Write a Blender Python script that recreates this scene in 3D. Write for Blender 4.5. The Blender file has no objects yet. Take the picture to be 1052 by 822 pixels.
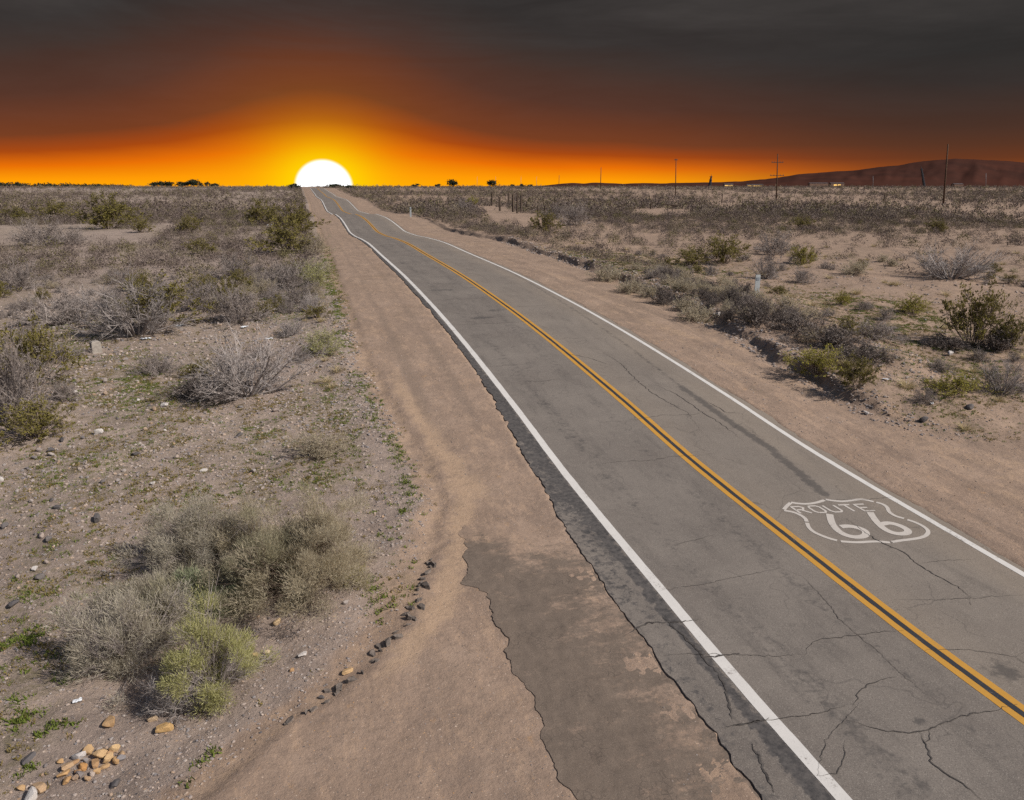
import bpy, math, random
import numpy as np
from mathutils import Vector
S = bpy.context.scene
COL = S.collection
rnd = random.Random(7)
rad = math.radians

# ------------------------------------------------------------------ camera survey
FPX = 780.0; HC = 7.05
TH = math.atan(219/FPX); PSI = math.atan((526-307)*math.cos(TH)/FPX)
F0 = np.array([math.sin(PSI), math.cos(PSI), 0]); RV = np.array([math.cos(PSI), -math.sin(PSI), 0]); ZV = np.array([0, 0, 1.])
FV = F0*math.cos(TH)-ZV*math.sin(TH); UV = F0*math.sin(TH)+ZV*math.cos(TH)
def ray(x, y):
    d = FV*FPX+RV*(x-526)+UV*(411-y)
    return d/np.linalg.norm(d)

# ------------------------------------------------------------------ numpy noise
def _hash(ix, iy, seed):
    h = (ix.astype(np.int64)*374761393 + iy.astype(np.int64)*668265263 + seed*1442695041) & 0x7fffffff
    h = ((h ^ (h >> 13))*1274126177) & 0x7fffffff
    h = ((h ^ (h >> 16))*668265263) & 0x7fffffff
    return (h & 0xffff)/65535.0
def vnoise(x, y, seed=0):
    x = np.asarray(x, float); y = np.asarray(y, float)
    ix = np.floor(x); iy = np.floor(y); fx = x-ix; fy = y-iy
    ux = fx*fx*(3-2*fx); uy = fy*fy*(3-2*fy)
    ix = ix.astype(np.int64); iy = iy.astype(np.int64)
    a = _hash(ix, iy, seed); b = _hash(ix+1, iy, seed); c = _hash(ix, iy+1, seed); d = _hash(ix+1, iy+1, seed)
    return (a*(1-ux)+b*ux)*(1-uy)+(c*(1-ux)+d*ux)*uy*1.0
def fbm(x, y, seed=0, o=4):
    s = 0; a = .5; t = 0
    for k in range(o):
        s = s+a*vnoise(x*2**k, y*2**k, seed+k*17); t += a; a *= .5
    return s/t
def sm(a, b, x):
    t = np.clip((np.asarray(x, float)-a)/(b-a), 0, 1); return t*t*(3-2*t)

# ------------------------------------------------------------------ terrain
_PY = [-400, -60, 8, 12, 16, 21, 29, 36, 48, 60, 70, 80, 90, 98, 107, 115, 124, 136, 150, 160, 178, 200, 215, 231, 262, 290, 305, 340, 373, 400, 430, 520, 800, 1600, 4000, 20000]
_PZ = [-.02, -.02, -.02, .1, .28, .7, 1.25, 1.57, 1.88, 1.98, 2.08, 1.93, 1.65, 1.57, 1.95, 2.3, 2.5, 2.5, 2.05, 1.95, 1.8, 2.65, 3.3, 3.62, 3.66, 3.75, 4.2, 4.8, 5.35, 5.9, 6.4, 6.1, 6.2, 6.45, 6.6, 6.6]
_QY = [-400, 8, 12, 16, 21, 29, 40, 60, 90, 130, 170, 220, 270, 330, 400, 500, 700, 1500, 4000, 20000]
_QZ = [-.02, -.02, .1, .28, .68, 1.2, 1.65, 1.98, 2.25, 2.7, 3.05, 3.6, 4.3, 4.9, 5.6, 6.0, 6.25, 6.45, 6.6, 6.6]
def pchip(X, Yv):
    X = np.array(X, float); Yv = np.array(Yv, float); h = np.diff(X); d = np.diff(Yv)/h
    m = np.zeros(len(X))
    for i in range(1, len(X)-1):
        if d[i-1]*d[i] > 0:
            w1 = 2*h[i]+h[i-1]; w2 = h[i]+2*h[i-1]; m[i] = (w1+w2)/(w1/d[i-1]+w2/d[i])
    def ev(q):
        q = np.clip(np.asarray(q, float), X[0], X[-1]); i = np.clip(np.searchsorted(X, q)-1, 0, len(X)-2)
        t = (q-X[i])/h[i]
        return (2*t**3-3*t**2+1)*Yv[i]+(t**3-2*t**2+t)*h[i]*m[i]+(-2*t**3+3*t**2)*Yv[i+1]+(t**3-t**2)*h[i]*m[i+1]
    return ev
_prof = pchip(_PY, _PZ); _plain = pchip(_QY, _QZ)

def geo(step0, ratio, total):
    out = [0.0]; s = step0
    while out[-1] < total:
        out.append(out[-1]+s); s *= ratio
    return np.array(out[1:])
YS = np.concatenate([(5-geo(.3, 1.16, 400))[::-1], np.arange(5, 24, .1), 24+geo(.1, 1.025, 16000)])
XS = np.concatenate([(-9-geo(.12, 1.06, 14000))[::-1], np.arange(-9, 21, .12), 21+geo(.12, 1.055, 14000)])
_prY = _prof(YS)
def roadz(y): return np.interp(y, YS, _prY)

PULL = np.array([(-40, -8), (6, -3.2), (9.3, -.61), (9.74, 0), (10.44, .62), (10.87, .97), (11.59, 1.47), (12.34, 1.71), (13.15, 2.02), (16.3, 2.85), (20.8, 2.5), (25.7, 2.1), (33, 2.0), (45, 2.0), (73, 2.3), (140, 2.6), (2000, 2.6)])
def pull_x(Y): return np.interp(Y, PULL[:, 0], PULL[:, 1])+.16*(fbm(np.asarray(Y)*1.3, np.asarray(Y)*0+3, 5)-.5)*2+.10*(fbm(np.asarray(Y)*5, np.asarray(Y)*0+3, 6)-.5)*2
VERG = np.array([(-60, 22), (8, 22), (12.5, 20.5), (15.5, 17.6), (18, 16.2), (22, 16.3), (28, 17.0), (34.5, 17.6), (45, 18.0), (60, 18.2), (100, 18.2), (2000, 18.2)])
def verge_x(Y): return np.interp(Y, VERG[:, 0], VERG[:, 1])+.35*(fbm(np.asarray(Y)*.5, np.asarray(Y)*0+8, 9)-.5)*2
def ledge(Y):
    Y = np.asarray(Y, float)
    return np.interp(Y, [-60, 13, 17.5, 23, 28, 60, 700], [4.82, 4.84, 5.1, 5.32, 5.42, 5.42, 5.42])+.04+.09*(fbm(Y*.9, Y*0+1, 21)-.5)*2+.06*(fbm(Y*5, Y*0+2, 22)-.5)*2
def redge(Y):
    Y = np.asarray(Y, float)
    return 12.93+.12*(fbm(Y*.8, Y*0+1, 31)-.5)*2+.05*(fbm(Y*4, Y*0+2, 32)-.5)*2
def height(X, Y, road=True):
    X = np.asarray(X, float); Y = np.asarray(Y, float)
    p = roadz(Y); far = sm(0, 60, np.abs(X-9)-14)
    s = Y+.22*np.maximum(0, X-30)*far
    q = _plain(s)
    px, vx = pull_x(Y), verge_x(Y)
    wl = sm(.2, 7, px-X); wr = sm(.4, 9, X-vx)
    w = np.maximum(wl, wr)
    z = p*(1-w)+q*w
    fade = 1-sm(600, 2500, np.abs(Y))*.9
    # desert sits a touch lower than the pull-out, broken edge, soft mounds
    wl2 = sm(-.02, .10, px-X); z = z-wl2*(.05+.10*sm(.0, 3.0, px-X))+.05*(fbm(X*2.2, Y*2.2, 46)-.5)*sm(.7, .1, np.abs(px-X-.2))
    rough = np.maximum(sm(0, .9, px-X), sm(-.3, 1.2, X-vx))
    z = z+rough*fade*(.26*(fbm(X*.22, Y*.22, 41)-.5)*2+.08*(fbm(X*1.1, Y*1.1, 42)-.5)*2+.05*(fbm(X*3.5, Y*3.5, 43, 3)-.5))
    z = z+(1-rough)*fade*(.035*(fbm(X*.8, Y*.35, 44)-.5)*2+.014*(fbm(X*4, Y*3, 45, 3)-.5)*2)
    # windrow of graded soil along the right verge
    bw = sm(16.0, 20, Y)*(1-.5*sm(70, 140, Y))
    cut = X-vx+.55*(fbm(X*1.1, Y*1.1, 54)-.5)*2
    z = z+bw*(.20+.38*fbm(Y*.35, X*.1, 51))*sm(-.12, .30, cut)*(1-sm(2.5, 8, X-vx))
    z = z+bw*.26*(fbm(X*1.6, Y*1.6, 53)-.45)*np.exp(-((X-vx-.9)/1.3)**2)
    # small gravel heap and brush heap on the right
    z = z+.42*np.exp(-(((X-19.6)/1.3)**2+((Y-21.3)/1.1)**2))+.32*np.exp(-(((X-20.2)/1.4)**2+((Y-26)/2.4)**2))
    # gentle ripples of wheel tracks on the right dirt
    z = z+.02*np.sin(X*4.2+Y*.5)*sm(13.3, 14.5, X)*(1-sm(0, 1, X-vx))*(Y < 60)
    if road:
        le, re = ledge(Y), redge(Y)
        inside = sm(-.02, .15, X-le)*sm(-.02, .15, re-X)*(Y < 700)
        z = z*(1-inside)+(p-.16)*inside
        near = sm(.9, 0, le-X)*(X < le)+sm(.7, 0, X-re)*(X > re)
        z = z*(1-near*(1-inside))+(p-.010+.055*(fbm(X*.5, Y*.9, 61)-.5)+.03*(fbm(X*4, Y*4, 62)-.5))*near*(1-inside)
    return z
def hit(x, y):
    """ground point seen at photograph pixel (x, y)"""
    d = ray(x, y); s = np.geomspace(5, 15000, 5000)
    P = np.array([0, 0, HC])+np.outer(s, d)
    z = height(P[:, 0], P[:, 1], False)
    i = int(np.argmax(P[:, 2] < z))
    if i == 0: i = len(s)-1
    return P[i, 0], P[i, 1], float(z[i]), float(s[i])
def rhit(x, y):
    d = ray(x, y); s = np.geomspace(5, 900, 4000)
    P = np.array([0, 0, HC])+np.outer(s, d); i = int(np.argmax(P[:, 2] < roadz(P[:, 1])))
    return P[i, 0], P[i, 1]

# ------------------------------------------------------------------ object helpers
def mesh_np(name, V, Fq, mats, matidx=None, smooth=False):
    me = bpy.data.meshes.new(name)
    V = np.asarray(V, np.float32); me.vertices.add(len(V)); me.vertices.foreach_set('co', V.ravel())
    if isinstance(Fq, np.ndarray):
        n, k = Fq.shape; loops = Fq.ravel(); st = np.arange(n)*k
    else:
        n = len(Fq); ln = [len(a) for a in Fq]; loops = np.array([i for a in Fq for i in a]); st = np.concatenate([[0], np.cumsum(ln)[:-1]])
    me.loops.add(len(loops)); me.loops.foreach_set('vertex_index', loops.astype(np.int32))
    me.polygons.add(n); me.polygons.foreach_set('loop_start', st.astype(np.int32))
    if matidx is not None: me.polygons.foreach_set('material_index', np.asarray(matidx, np.int32))
    me.polygons.foreach_set('use_smooth', np.full(n, bool(smooth)))
    for m in mats: me.materials.append(m)
    me.update(calc_edges=True); me.validate()
    return me
def link(name, me, parent=None):
    o = bpy.data.objects.new(name, me); COL.objects.link(o)
    if parent: o.parent = parent
    return o
def tag(o, label=None, cat=None, group=None, kind=None):
    if label: o['label'] = label
    if cat: o['category'] = cat
    if group: o['group'] = group
    if kind: o['kind'] = kind
    return o
def thing(name, label, cat, loc, group=None, rz=0):
    o = bpy.data.objects.new(name, None); COL.objects.link(o); o.empty_display_size = .2
    o.location = loc; o.rotation_euler = (0, 0, rz)
    return tag(o, label, cat, group)
def set_attr(me, name, arr):
    a = me.color_attributes.new(name, 'FLOAT_COLOR', 'POINT')
    a.data.foreach_set('color', np.asarray(arr, np.float32).ravel())

class MB:
    """collects boxes / tubes / polygons for one part mesh"""
    def __init__(s): s.v = []; s.f = []
    def add(s, V, Fs):
        b = len(s.v); s.v += [tuple(p) for p in V]; s.f += [tuple(i+b for i in f) for f in Fs]; return s
    def box(s, c, sz, rz=0, tilt=0, taper=1.0, bev=0.0):
        x, y, z = [k/2 for k in sz]; V = []
        for sx, sy, sz_ in [(-1, -1, -1), (1, -1, -1), (1, 1, -1), (-1, 1, -1), (-1, -1, 1), (1, -1, 1), (1, 1, 1), (-1, 1, 1)]:
            t = taper if sz_ > 0 else 1
            p = Vector((sx*x*t, sy*y*t, sz_*z))
            p.rotate(__import__('mathutils').Euler((tilt, 0, rz))); V.append(p+Vector(c))
        return s.add(V, [(0, 3, 2, 1), (4, 5, 6, 7), (0, 1, 5, 4), (1, 2, 6, 5), (2, 3, 7, 6), (3, 0, 4, 7)])
    def tube(s, pts, radii, n=8, cap=True):
        pts = [Vector(p) for p in pts]; V = []; Fs = []
        for i, p in enumerate(pts):
            d = (pts[min(i+1, len(pts)-1)]-pts[max(i-1, 0)]).normalized()
            a = d.cross(Vector((.3, .9, .2))).normalized(); b = d.cross(a)
            for k in range(n):
                t = 2*math.pi*k/n; V.append(p+(a*math.cos(t)+b*math.sin(t))*radii[i])
        for i in range(len(pts)-1):
            for k in range(n): Fs.append((i*n+k, i*n+(k+1) % n, (i+1)*n+(k+1) % n, (i+1)*n+k))
        if cap: Fs += [tuple(range(n))[::-1], tuple((len(pts)-1)*n+k for k in range(n))]
        return s.add(V, Fs)
    def build(s, name, mat, parent=None, smooth=False):
        return link(name, mesh_np(name, np.array([tuple(p) for p in s.v]), s.f, [mat], smooth=smooth), parent)

# ------------------------------------------------------------------ materials
class NT:
    def __init__(s, tree): s.t = tree; s.n = tree.nodes; s.l = tree.links
    def node(s, typ, **kw):
        nd = s.n.new(typ)
        for k, v in kw.items(): setattr(nd, k, v)
        return nd
    def put(s, sock, v):
        if isinstance(v, bpy.types.NodeSocket): s.l.new(v, sock)
        elif v is not None:
            if hasattr(sock.default_value, '__len__') and not isinstance(v, (int, float)):
                v = tuple(v); n = len(sock.default_value); v = v+(1.0,)*(n-len(v))
            sock.default_value = v
    def math(s, op, a, b=None, c=None, clamp=False):
        nd = s.node('ShaderNodeMath', operation=op, use_clamp=clamp)
        for i, v in enumerate((a, b, c)):
            if v is not None: s.put(nd.inputs[i], v)
        return nd.outputs[0]
    def mix(s, f, a, b, blend='MIX'):
        nd = s.node('ShaderNodeMix', data_type='RGBA', blend_type=blend)
        s.put(nd.inputs['Factor'], f); s.put(nd.inputs[6], a); s.put(nd.inputs[7], b)
        return nd.outputs[2]
    def noise(s, vec, scale, detail=4, rough=.55, dist=0.0):
        nd = s.node('ShaderNodeTexNoise'); s.put(nd.inputs['Vector'], vec)
        nd.inputs['Scale'].default_value = scale; nd.inputs['Detail'].default_value = detail
        nd.inputs['Roughness'].default_value = rough; nd.inputs['Distortion'].default_value = dist
        return nd.outputs['Fac']
    def voro(s, vec, scale, feature='F1', out='Distance', rand=1.0):
        nd = s.node('ShaderNodeTexVoronoi', feature=feature); s.put(nd.inputs['Vector'], vec)
        nd.inputs['Scale'].default_value = scale; nd.inputs['Randomness'].default_value = rand
        return nd.outputs[out]
    def step(s, a, b, x, lo=0.0, hi=1.0):
        nd = s.node('ShaderNodeMapRange', interpolation_type='SMOOTHSTEP')
        s.put(nd.inputs['Value'], x); s.put(nd.inputs['From Min'], a); s.put(nd.inputs['From Max'], b)
        nd.inputs['To Min'].default_value = lo; nd.inputs['To Max'].default_value = hi
        return nd.outputs[0]
    def ramp(s, f, stops):
        nd = s.node('ShaderNodeValToRGB'); cr = nd.color_ramp; s.put(nd.inputs[0], f)
        while len(cr.elements) < len(stops): cr.elements.new(.5)
        for e, (p, c) in zip(cr.elements, stops): e.position = p; e.color = tuple(c)+(1,)
        return nd.outputs[0]
    def mapping(s, vec, scale=(1, 1, 1), rot=(0, 0, 0)):
        nd = s.node('ShaderNodeMapping'); s.put(nd.inputs['Vector'], vec)
        nd.inputs['Scale'].default_value = scale; nd.inputs['Rotation'].default_value = rot
        return nd.outputs[0]
def newmat(name, rough=.9, spec=.15):
    m = bpy.data.materials.new(name); m.use_nodes = True
    t = NT(m.node_tree); b = m.node_tree.nodes['Principled BSDF']
    b.inputs['Roughness'].default_value = rough; b.inputs['Specular IOR Level'].default_value = spec
    return m, t, b
def bump(t, b, h, strength, dist, prev=None):
    nd = t.node('ShaderNodeBump'); nd.inputs['Strength'].default_value = strength; nd.inputs['Distance'].default_value = dist
    t.put(nd.inputs['Height'], h)
    if prev is not None: t.l.new(prev, nd.inputs['Normal'])
    if b is not None: t.l.new(nd.outputs[0], b.inputs['Normal'])
    return nd.outputs[0]
def objcoord(t): return t.node('ShaderNodeTexCoord').outputs['Object']

def packed_dirt(t, co, drift=None, track=None):
    """pinkish sandy packed dirt, shared by the shoulder and the sand drifted over old asphalt"""
    st = t.mapping(co, (1, .35, 1))
    a = t.ramp(t.noise(co, .55, 5, .6), [(.3, (.232, .164, .122)), (.5, (.272, .193, .145)), (.7, (.318, .228, .172))])
    a = t.mix(t.step(.48, .72, t.noise(st, 1.1, 5, .65, .4)), a, (.215, .155, .120))
    a = t.mix(t.step(.60, .80, t.noise(co, 2.3, 6, .7)), a, (.38, .225, .115))
    a = t.mix(t.step(.46, .68, t.noise(co, 5, 7, .8), 0, .75), a, (.185, .135, .105))
    a = t.mix(t.step(.50, .64, t.noise(st, 2.6, 7, .75), 0, .5), a, (.385, .265, .185))
    a = t.mix(t.step(.56, .78, t.noise(co, 24, 5, .8), 0, .35), a, (.15, .115, .092))
    a = t.mix(t.step(.60, .76, t.noise(co, 55, 2, .6), 0, .3), a, (.52, .40, .31))
    if drift is not None:
        nn = t.math('MULTIPLY', t.math('SUBTRACT', t.noise(co, 3.0, 6, .75), .5), 1.1)
        a = t.mix(t.step(.35, .75, t.math('ADD', drift, nn), 0, .75), a, t.mix(t.noise(co, 6, 5, .7), (.34, .228, .148), (.41, .29, .20)))
        a = t.mix(t.step(.35, .80, t.math('ADD', track, nn), 0, .7), a, t.mix(t.noise(co, 7, 6, .75), (.165, .122, .096), (.235, .172, .132)))
    a = t.mix(t.step(.55, .68, t.noise(co, 1.7, 8, .8), 0, .45), a, (.155, .115, .092))
    for sc, th, lim in ((9, .15, .80), (16, .20, .70), (30, .26, .60)):
        pe = t.voro(co, sc); v = t.node('ShaderNodeSeparateColor'); t.l.new(t.voro(co, sc, out='Color'), v.inputs[0])
        a = t.mix(t.math('MULTIPLY', t.step(th, th*.6, pe), t.math('GREATER_THAN', v.outputs[0], lim)), a, t.ramp(v.outputs[1], [(0, (.09, .08, .078)), (.4, (.20, .155, .13)), (.7, (.46, .36, .29)), (1, (.42, .24, .11))]))
    return a

def make_ground_mat():
    m, t, b = newmat('desert_soil', .95, .05); co = objcoord(t)
    at = t.node('ShaderNodeVertexColor', layer_name='zones'); sp = t.node('ShaderNodeSeparateColor'); t.l.new(at.outputs[0], sp.inputs[0])
    packed, green, grav = sp.outputs[0], sp.outputs[1], sp.outputs[2]
    at2 = t.node('ShaderNodeVertexColor', layer_name='wear'); sp2 = t.node('ShaderNodeSeparateColor'); t.l.new(at2.outputs[0], sp2.inputs[0])
    d = packed_dirt(t, co, sp2.outputs[0], sp2.outputs[1])
    s = t.ramp(t.noise(co, .3, 6, .62), [(.28, (.235, .180, .150)), (.5, (.285, .220, .183)), (.72, (.335, .258, .212))])
    s = t.mix(t.step(.47, .66, t.noise(co, 1.5, 6, .72), 0, .85), s, (.205, .158, .132))
    s = t.mix(t.step(.52, .64, t.noise(co, 3.3, 7, .78), 0, .5), s, (.35, .275, .225))
    s = t.mix(t.step(.52, .74, t.noise(co, 9, 6, .78), 0, .95), s, (.155, .122, .105))
    s = t.mix(t.step(.57, .74, t.noise(co, 28, 4, .75), 0, .85), s, (.10, .083, .075))
    s = t.mix(t.step(.58, .74, t.noise(co, 47, 3, .7), 0, .55), s, (.52, .43, .36))
    # stones of several sizes lying in the soil
    for sc, th, am in ((6.5, .24, 1.0), (12, .28, 1.0), (23, .34, .9)):
        e = t.voro(co, sc); c = t.voro(co, sc, out='Color'); v = t.node('ShaderNodeSeparateColor'); t.l.new(c, v.inputs[0])
        pick = t.math('GREATER_THAN', v.outputs[0], .58)
        colr = t.ramp(v.outputs[1], [(0, (.10, .09, .09)), (.35, (.22, .18, .16)), (.6, (.36, .29, .24)), (.8, (.45, .29, .17)), (1, (.55, .50, .47))])
        f = t.math('MULTIPLY', t.math('MULTIPLY', t.step(th, th*.6, e), pick), t.math('MULTIPLY', grav, am))
        s = t.mix(f, s, colr)
    col = t.mix(t.step(.3, .7, t.math('ADD', packed, t.math('MULTIPLY', t.math('SUBTRACT', t.noise(co, 4.5, 5, .7), .5), .5))), s, d)
    gm = t.math('MULTIPLY', green, t.step(.44, .60, t.noise(co, 5, 6, .8)))
    gcol = t.mix(t.noise(co, 11, 4, .7), (.100, .092, .040), (.175, .142, .075))
    col = t.mix(t.math('MULTIPLY', gm, .62), col, gcol)
    t.l.new(col, b.inputs['Base Color'])
    h1 = t.noise(co, 7, 7, .72); h2 = t.noise(co, 45, 4, .7)
    n = bump(t, None, h1, .8, .07); t.put(n.node.inputs['Strength'], t.math('MULTIPLY_ADD', packed, -.35, .85)); n2 = bump(t, b, h2, .6, .016, n); t.put(n2.node.inputs['Strength'], t.math('MULTIPLY_ADD', packed, -.35, .65))
    return m

def make_road_mat():
    m, t, b = newmat('worn_asphalt', .88, .12); co = objcoord(t)
    at = t.node('ShaderNodeVertexColor', layer_name='zones'); sp = t.node('ShaderNodeSeparateColor'); t.l.new(at.outputs[0], sp.inputs[0])
    tar, stain, dust = sp.outputs[0], sp.outputs[1], sp.outputs[2]
    st = t.mapping(co, (1, .22, 1))
    a = t.ramp(t.noise(co, .5, 6, .62), [(.3, (.145, .122, .106)), (.5, (.168, .143, .124)), (.7, (.196, .167, .144))])
    a = t.mix(t.step(.45, .75, t.noise(st, 2.2, 7, .7), 0, .75), a, (.105, .090, .080))
    a = t.mix(t.step(.48, .75, t.noise(co, 4.2, 7, .8), 0, .55), a, (.21, .178, .15))
    a = t.mix(t.math('MULTIPLY', dust, .55), a, (.27, .215, .165))
    a = t.mix(t.step(.45, .78, t.noise(co, 60, 3, .7), 0, .9), a, (.06, .053, .049))
    a = t.mix(t.step(.55, .72, t.noise(co, 80, 3, .7), 0, .75), a, (.40, .355, .31))
    nb = t.noise(co, 6, 6, .75)
    sf = t.step(.38, .75, t.math('ADD', stain, t.math('MULTIPLY', t.math('SUBTRACT', t.noise(co, 5, 6, .8), .5), 1.7)))
    a = t.mix(t.math('MULTIPLY', sf, .62), a, (.052, .048, .047))
    # hairline crazing
    vv = t.node('ShaderNodeVectorMath', operation='ADD'); t.l.new(co, vv.inputs[0])
    nz = t.node('ShaderNodeTexNoise'); nz.inputs['Scale'].default_value = 1.4; t.l.new(co, nz.inputs['Vector'])
    vs = t.node('ShaderNodeVectorMath', operation='SCALE'); vs.inputs['Scale'].default_value = .8; t.l.new(nz.outputs['Color'], vs.inputs[0]); t.l.new(vs.outputs[0], vv.inputs[1])
    ce = t.voro(t.mapping(vv.outputs[0], (.55, .42, 1)), 1.0, 'DISTANCE_TO_EDGE')
    hair = t.math('MULTIPLY', t.step(.010, .002, ce), t.step(.42, .6, t.noise(co, .7, 3, .5)))
    a = t.mix(t.math('MULTIPLY', hair, .3), a, (.05, .045, .043))
    tf = t.step(.40, .60, t.math('ADD', tar, t.math('MULTIPLY', t.math('SUBTRACT', nb, .5), 1.15)))
    a = t.mix(t.math('MULTIPLY', tf, .85), a, t.mix(t.step(.3, .7, t.noise(co, 9, 6, .75)), (.028, .028, .031), (.10, .090, .085)))
    t.l.new(a, b.inputs['Base Color'])
    n = bump(t, None, t.noise(co, 120, 3, .7), .35, .004)
    bump(t, b, t.noise(co, 5, 5, .6), .15, .02, n)
    return m

def make_oldasphalt_mat():
    m, t, b = newmat('sanded_old_asphalt', .92, .08); co = objcoord(t)
    at = t.node('ShaderNodeVertexColor', layer_name='zones'); sp = t.node('ShaderNodeSeparateColor'); t.l.new(at.outputs[0], sp.inputs[0])
    d = packed_dirt(t, co)
    a = t.mix(t.noise(co, 4, 6, .75), (.084, .066, .053), (.178, .138, .110))
    a = t.mix(t.step(.5, .75, t.noise(co, 34, 5, .8), 0, .8), a, (.055, .045, .039))
    a = t.mix(t.step(.56, .74, t.noise(co, 95, 2, .7), 0, .6), a, (.36, .29, .24))
    ce = t.voro(co, 9, 'DISTANCE_TO_EDGE'); a = t.mix(t.math('MULTIPLY', t.step(.06, .02, ce), t.step(.5, .65, t.noise(co, 1.8, 4, .6), 0, .6)), a, (.06, .05, .043))
    st = t.mapping(co, (.55, 1.15, 1), (0, 0, rad(-14)))
    k = t.math('ADD', sp.outputs[0], t.math('ADD', t.math('MULTIPLY', t.math('SUBTRACT', t.noise(st, 1.3, 7, .75), .5), 2.3), t.math('MULTIPLY', t.math('SUBTRACT', t.noise(co, 10, 6, .8), .5), 1.1)))
    t.l.new(t.mix(t.step(.24, .78, k, 0, .92), d, a), b.inputs['Base Color'])
    bump(t, b, t.noise(co, 50, 5, .75), .5, .010)
    return m

def make_paint(name, c, worn=.5, under=(.16, .137, .118), dirty=None):
    m, t, b = newmat(name, .75, .2); co = objcoord(t)
    a = t.mix(t.noise(co, 3, 5, .65), c, tuple(k*.80 for k in c))
    a = t.mix(t.step(.5, .8, t.noise(co, 40, 3, .7), 0, .45), a, tuple(k*.55 for k in c))
    w = t.step(worn, worn+.10, t.math('ADD', t.math('MULTIPLY', t.noise(co, 2.2, 4, .6), .45), t.math('MULTIPLY', t.noise(co, 26, 5, .8), .55)))
    t.l.new(t.mix(t.math('MULTIPLY', w, .85), a, under), b.inputs['Base Color'])
    bump(t, b, t.noise(co, 110, 3, .7), .25, .003)
    return m

def simple(name, c, c2=None, scale=8, rough=.9, spec=.15, bmp=.3, bd=.01):
    m, t, b = newmat(name, rough, spec); co = objcoord(t)
    c2 = c2 or tuple(k*.65 for k in c)
    t.l.new(t.mix(t.step(.3, .7, t.noise(co, scale, 6, .7)), c, c2), b.inputs['Base Color'])
    if bmp: bump(t, b, t.noise(co, scale*3, 5, .7), bmp, bd)
    return m
def rockmat(name, cols, scale=12):
    m, t, b = newmat(name, .9, .12); co = objcoord(t)
    oi = t.node('ShaderNodeNewGeometry').outputs['Random Per Island']; ob = t.node('ShaderNodeObjectInfo').outputs['Random']
    r = t.math('FRACT', t.math('ADD', oi, ob)); n = len(cols)
    c = t.ramp(r, [(i/max(1, n-1), q) for i, q in enumerate(cols)])
    c = t.mix(t.step(.4, .7, t.noise(co, scale, 6, .75), 0, .6), c, (.12, .095, .08))
    t.l.new(c, b.inputs['Base Color']); bump(t, b, t.noise(co, scale*2, 6, .7), .5, .01)
    return m
def leafmat(name, c1, c2, c3=None, trans=.25):
    m = bpy.data.materials.new(name); m.use_nodes = True; t = NT(m.node_tree); n = m.node_tree.nodes
    b = n['Principled BSDF']; b.inputs['Roughness'].default_value = .75; b.inputs['Specular IOR Level'].default_value = .12
    g = t.node('ShaderNodeNewGeometry').outputs['Random Per Island']; ob = t.node('ShaderNodeObjectInfo').outputs['Random']
    co = objcoord(t)
    st = [(0, c1), (.55, c2), (1, c3 or c2)]
    k = t.math('ADD', t.math('MULTIPLY', g, .55), t.math('ADD', t.math('MULTIPLY', t.noise(co, 3.0, 3, .6), .55), t.math('MULTIPLY', t.math('SUBTRACT', ob, .5), .25)))
    c = t.ramp(t.math('MULTIPLY', k, .9, clamp=True), st)
    t.l.new(c, b.inputs['Base Color'])
    tr = t.node('ShaderNodeBsdfTranslucent'); t.l.new(c, tr.inputs[0]); ms = t.node('ShaderNodeMixShader'); ms.inputs[0].default_value = trans
    out = n['Material Output']; t.l.new(b.outputs[0], ms.inputs[1]); t.l.new(tr.outputs[0], ms.inputs[2]); t.l.new(ms.outputs[0], out.inputs[0])
    return m
M = {}
M['ground'] = make_ground_mat(); M['road'] = make_road_mat(); M['old'] = make_oldasphalt_mat()
M['white'] = make_paint('white_road_paint', (.60, .565, .53), .55)
M['shield'] = make_paint('faded_white_paint', (.50, .45, .405), .555)
M['yellow'] = make_paint('yellow_road_paint', (.50, .255, .045), .56)
M['black'] = make_paint('black_gap_paint', (.035, .036, .042), .56)
M['crack'] = simple('open_crack', (.04, .035, .033), (.10, .088, .08), 9, .95, .05, 0)
M['chunk'] = simple('broken_asphalt', (.07, .062, .058), (.21, .165, .135), 11)
M['wood'] = simple('weathered_wood', (.105, .075, .055), (.05, .037, .03), 6)
M['polewood'] = simple('creosoted_pole', (.11, .062, .038), (.055, .034, .025), 3)
M['metal'] = simple('grey_metal', (.20, .20, .21), (.12, .12, .13), 5, .5, .4, 0)
M['dark_metal'] = simple('dark_metal', (.035, .035, .042), (.025, .025, .03), 5, .7, .2, 0)
M['glass'] = simple('insulator_glass', (.12, .11, .10), None, 5, .3, .5, 0)
M['marker'] = simple('white_plastic_post', (.48, .50, .50), (.34, .36, .37), 7, .6, .3, 0)
M['reflector'] = simple('reflector_strip', (.30, .33, .36), (.2, .22, .24), 9, .4, .4, 0)
M['concrete'] = simple('concrete', (.34, .30, .26), (.22, .19, .165), 9)
M['litter'] = simple('faded_paper', (.62, .62, .63), (.40, .42, .46), 12, .8, .2, 0)
M['drywood'] = simple('bleached_wood', (.47, .40, .34), (.26, .21, .18), 16)
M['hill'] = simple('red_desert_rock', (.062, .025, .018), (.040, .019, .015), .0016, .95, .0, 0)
M['ochre'] = rockmat('ochre_stone', [(.44, .22, .075), (.50, .33, .17), (.34, .19, .09), (.52, .40, .27), (.46, .27, .09)])
M['stone'] = rockmat('mixed_stone', [(.12, .108, .11), (.30, .245, .22), (.40, .32, .27), (.20, .185, .19), (.38, .325, .29), (.36, .24, .155)])
M['pale'] = rockmat('pale_stone', [(.55, .50, .46), (.46, .42, .40)])
M['dark'] = rockmat('dark_stone', [(.08, .075, .08), (.14, .125, .12)])
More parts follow.
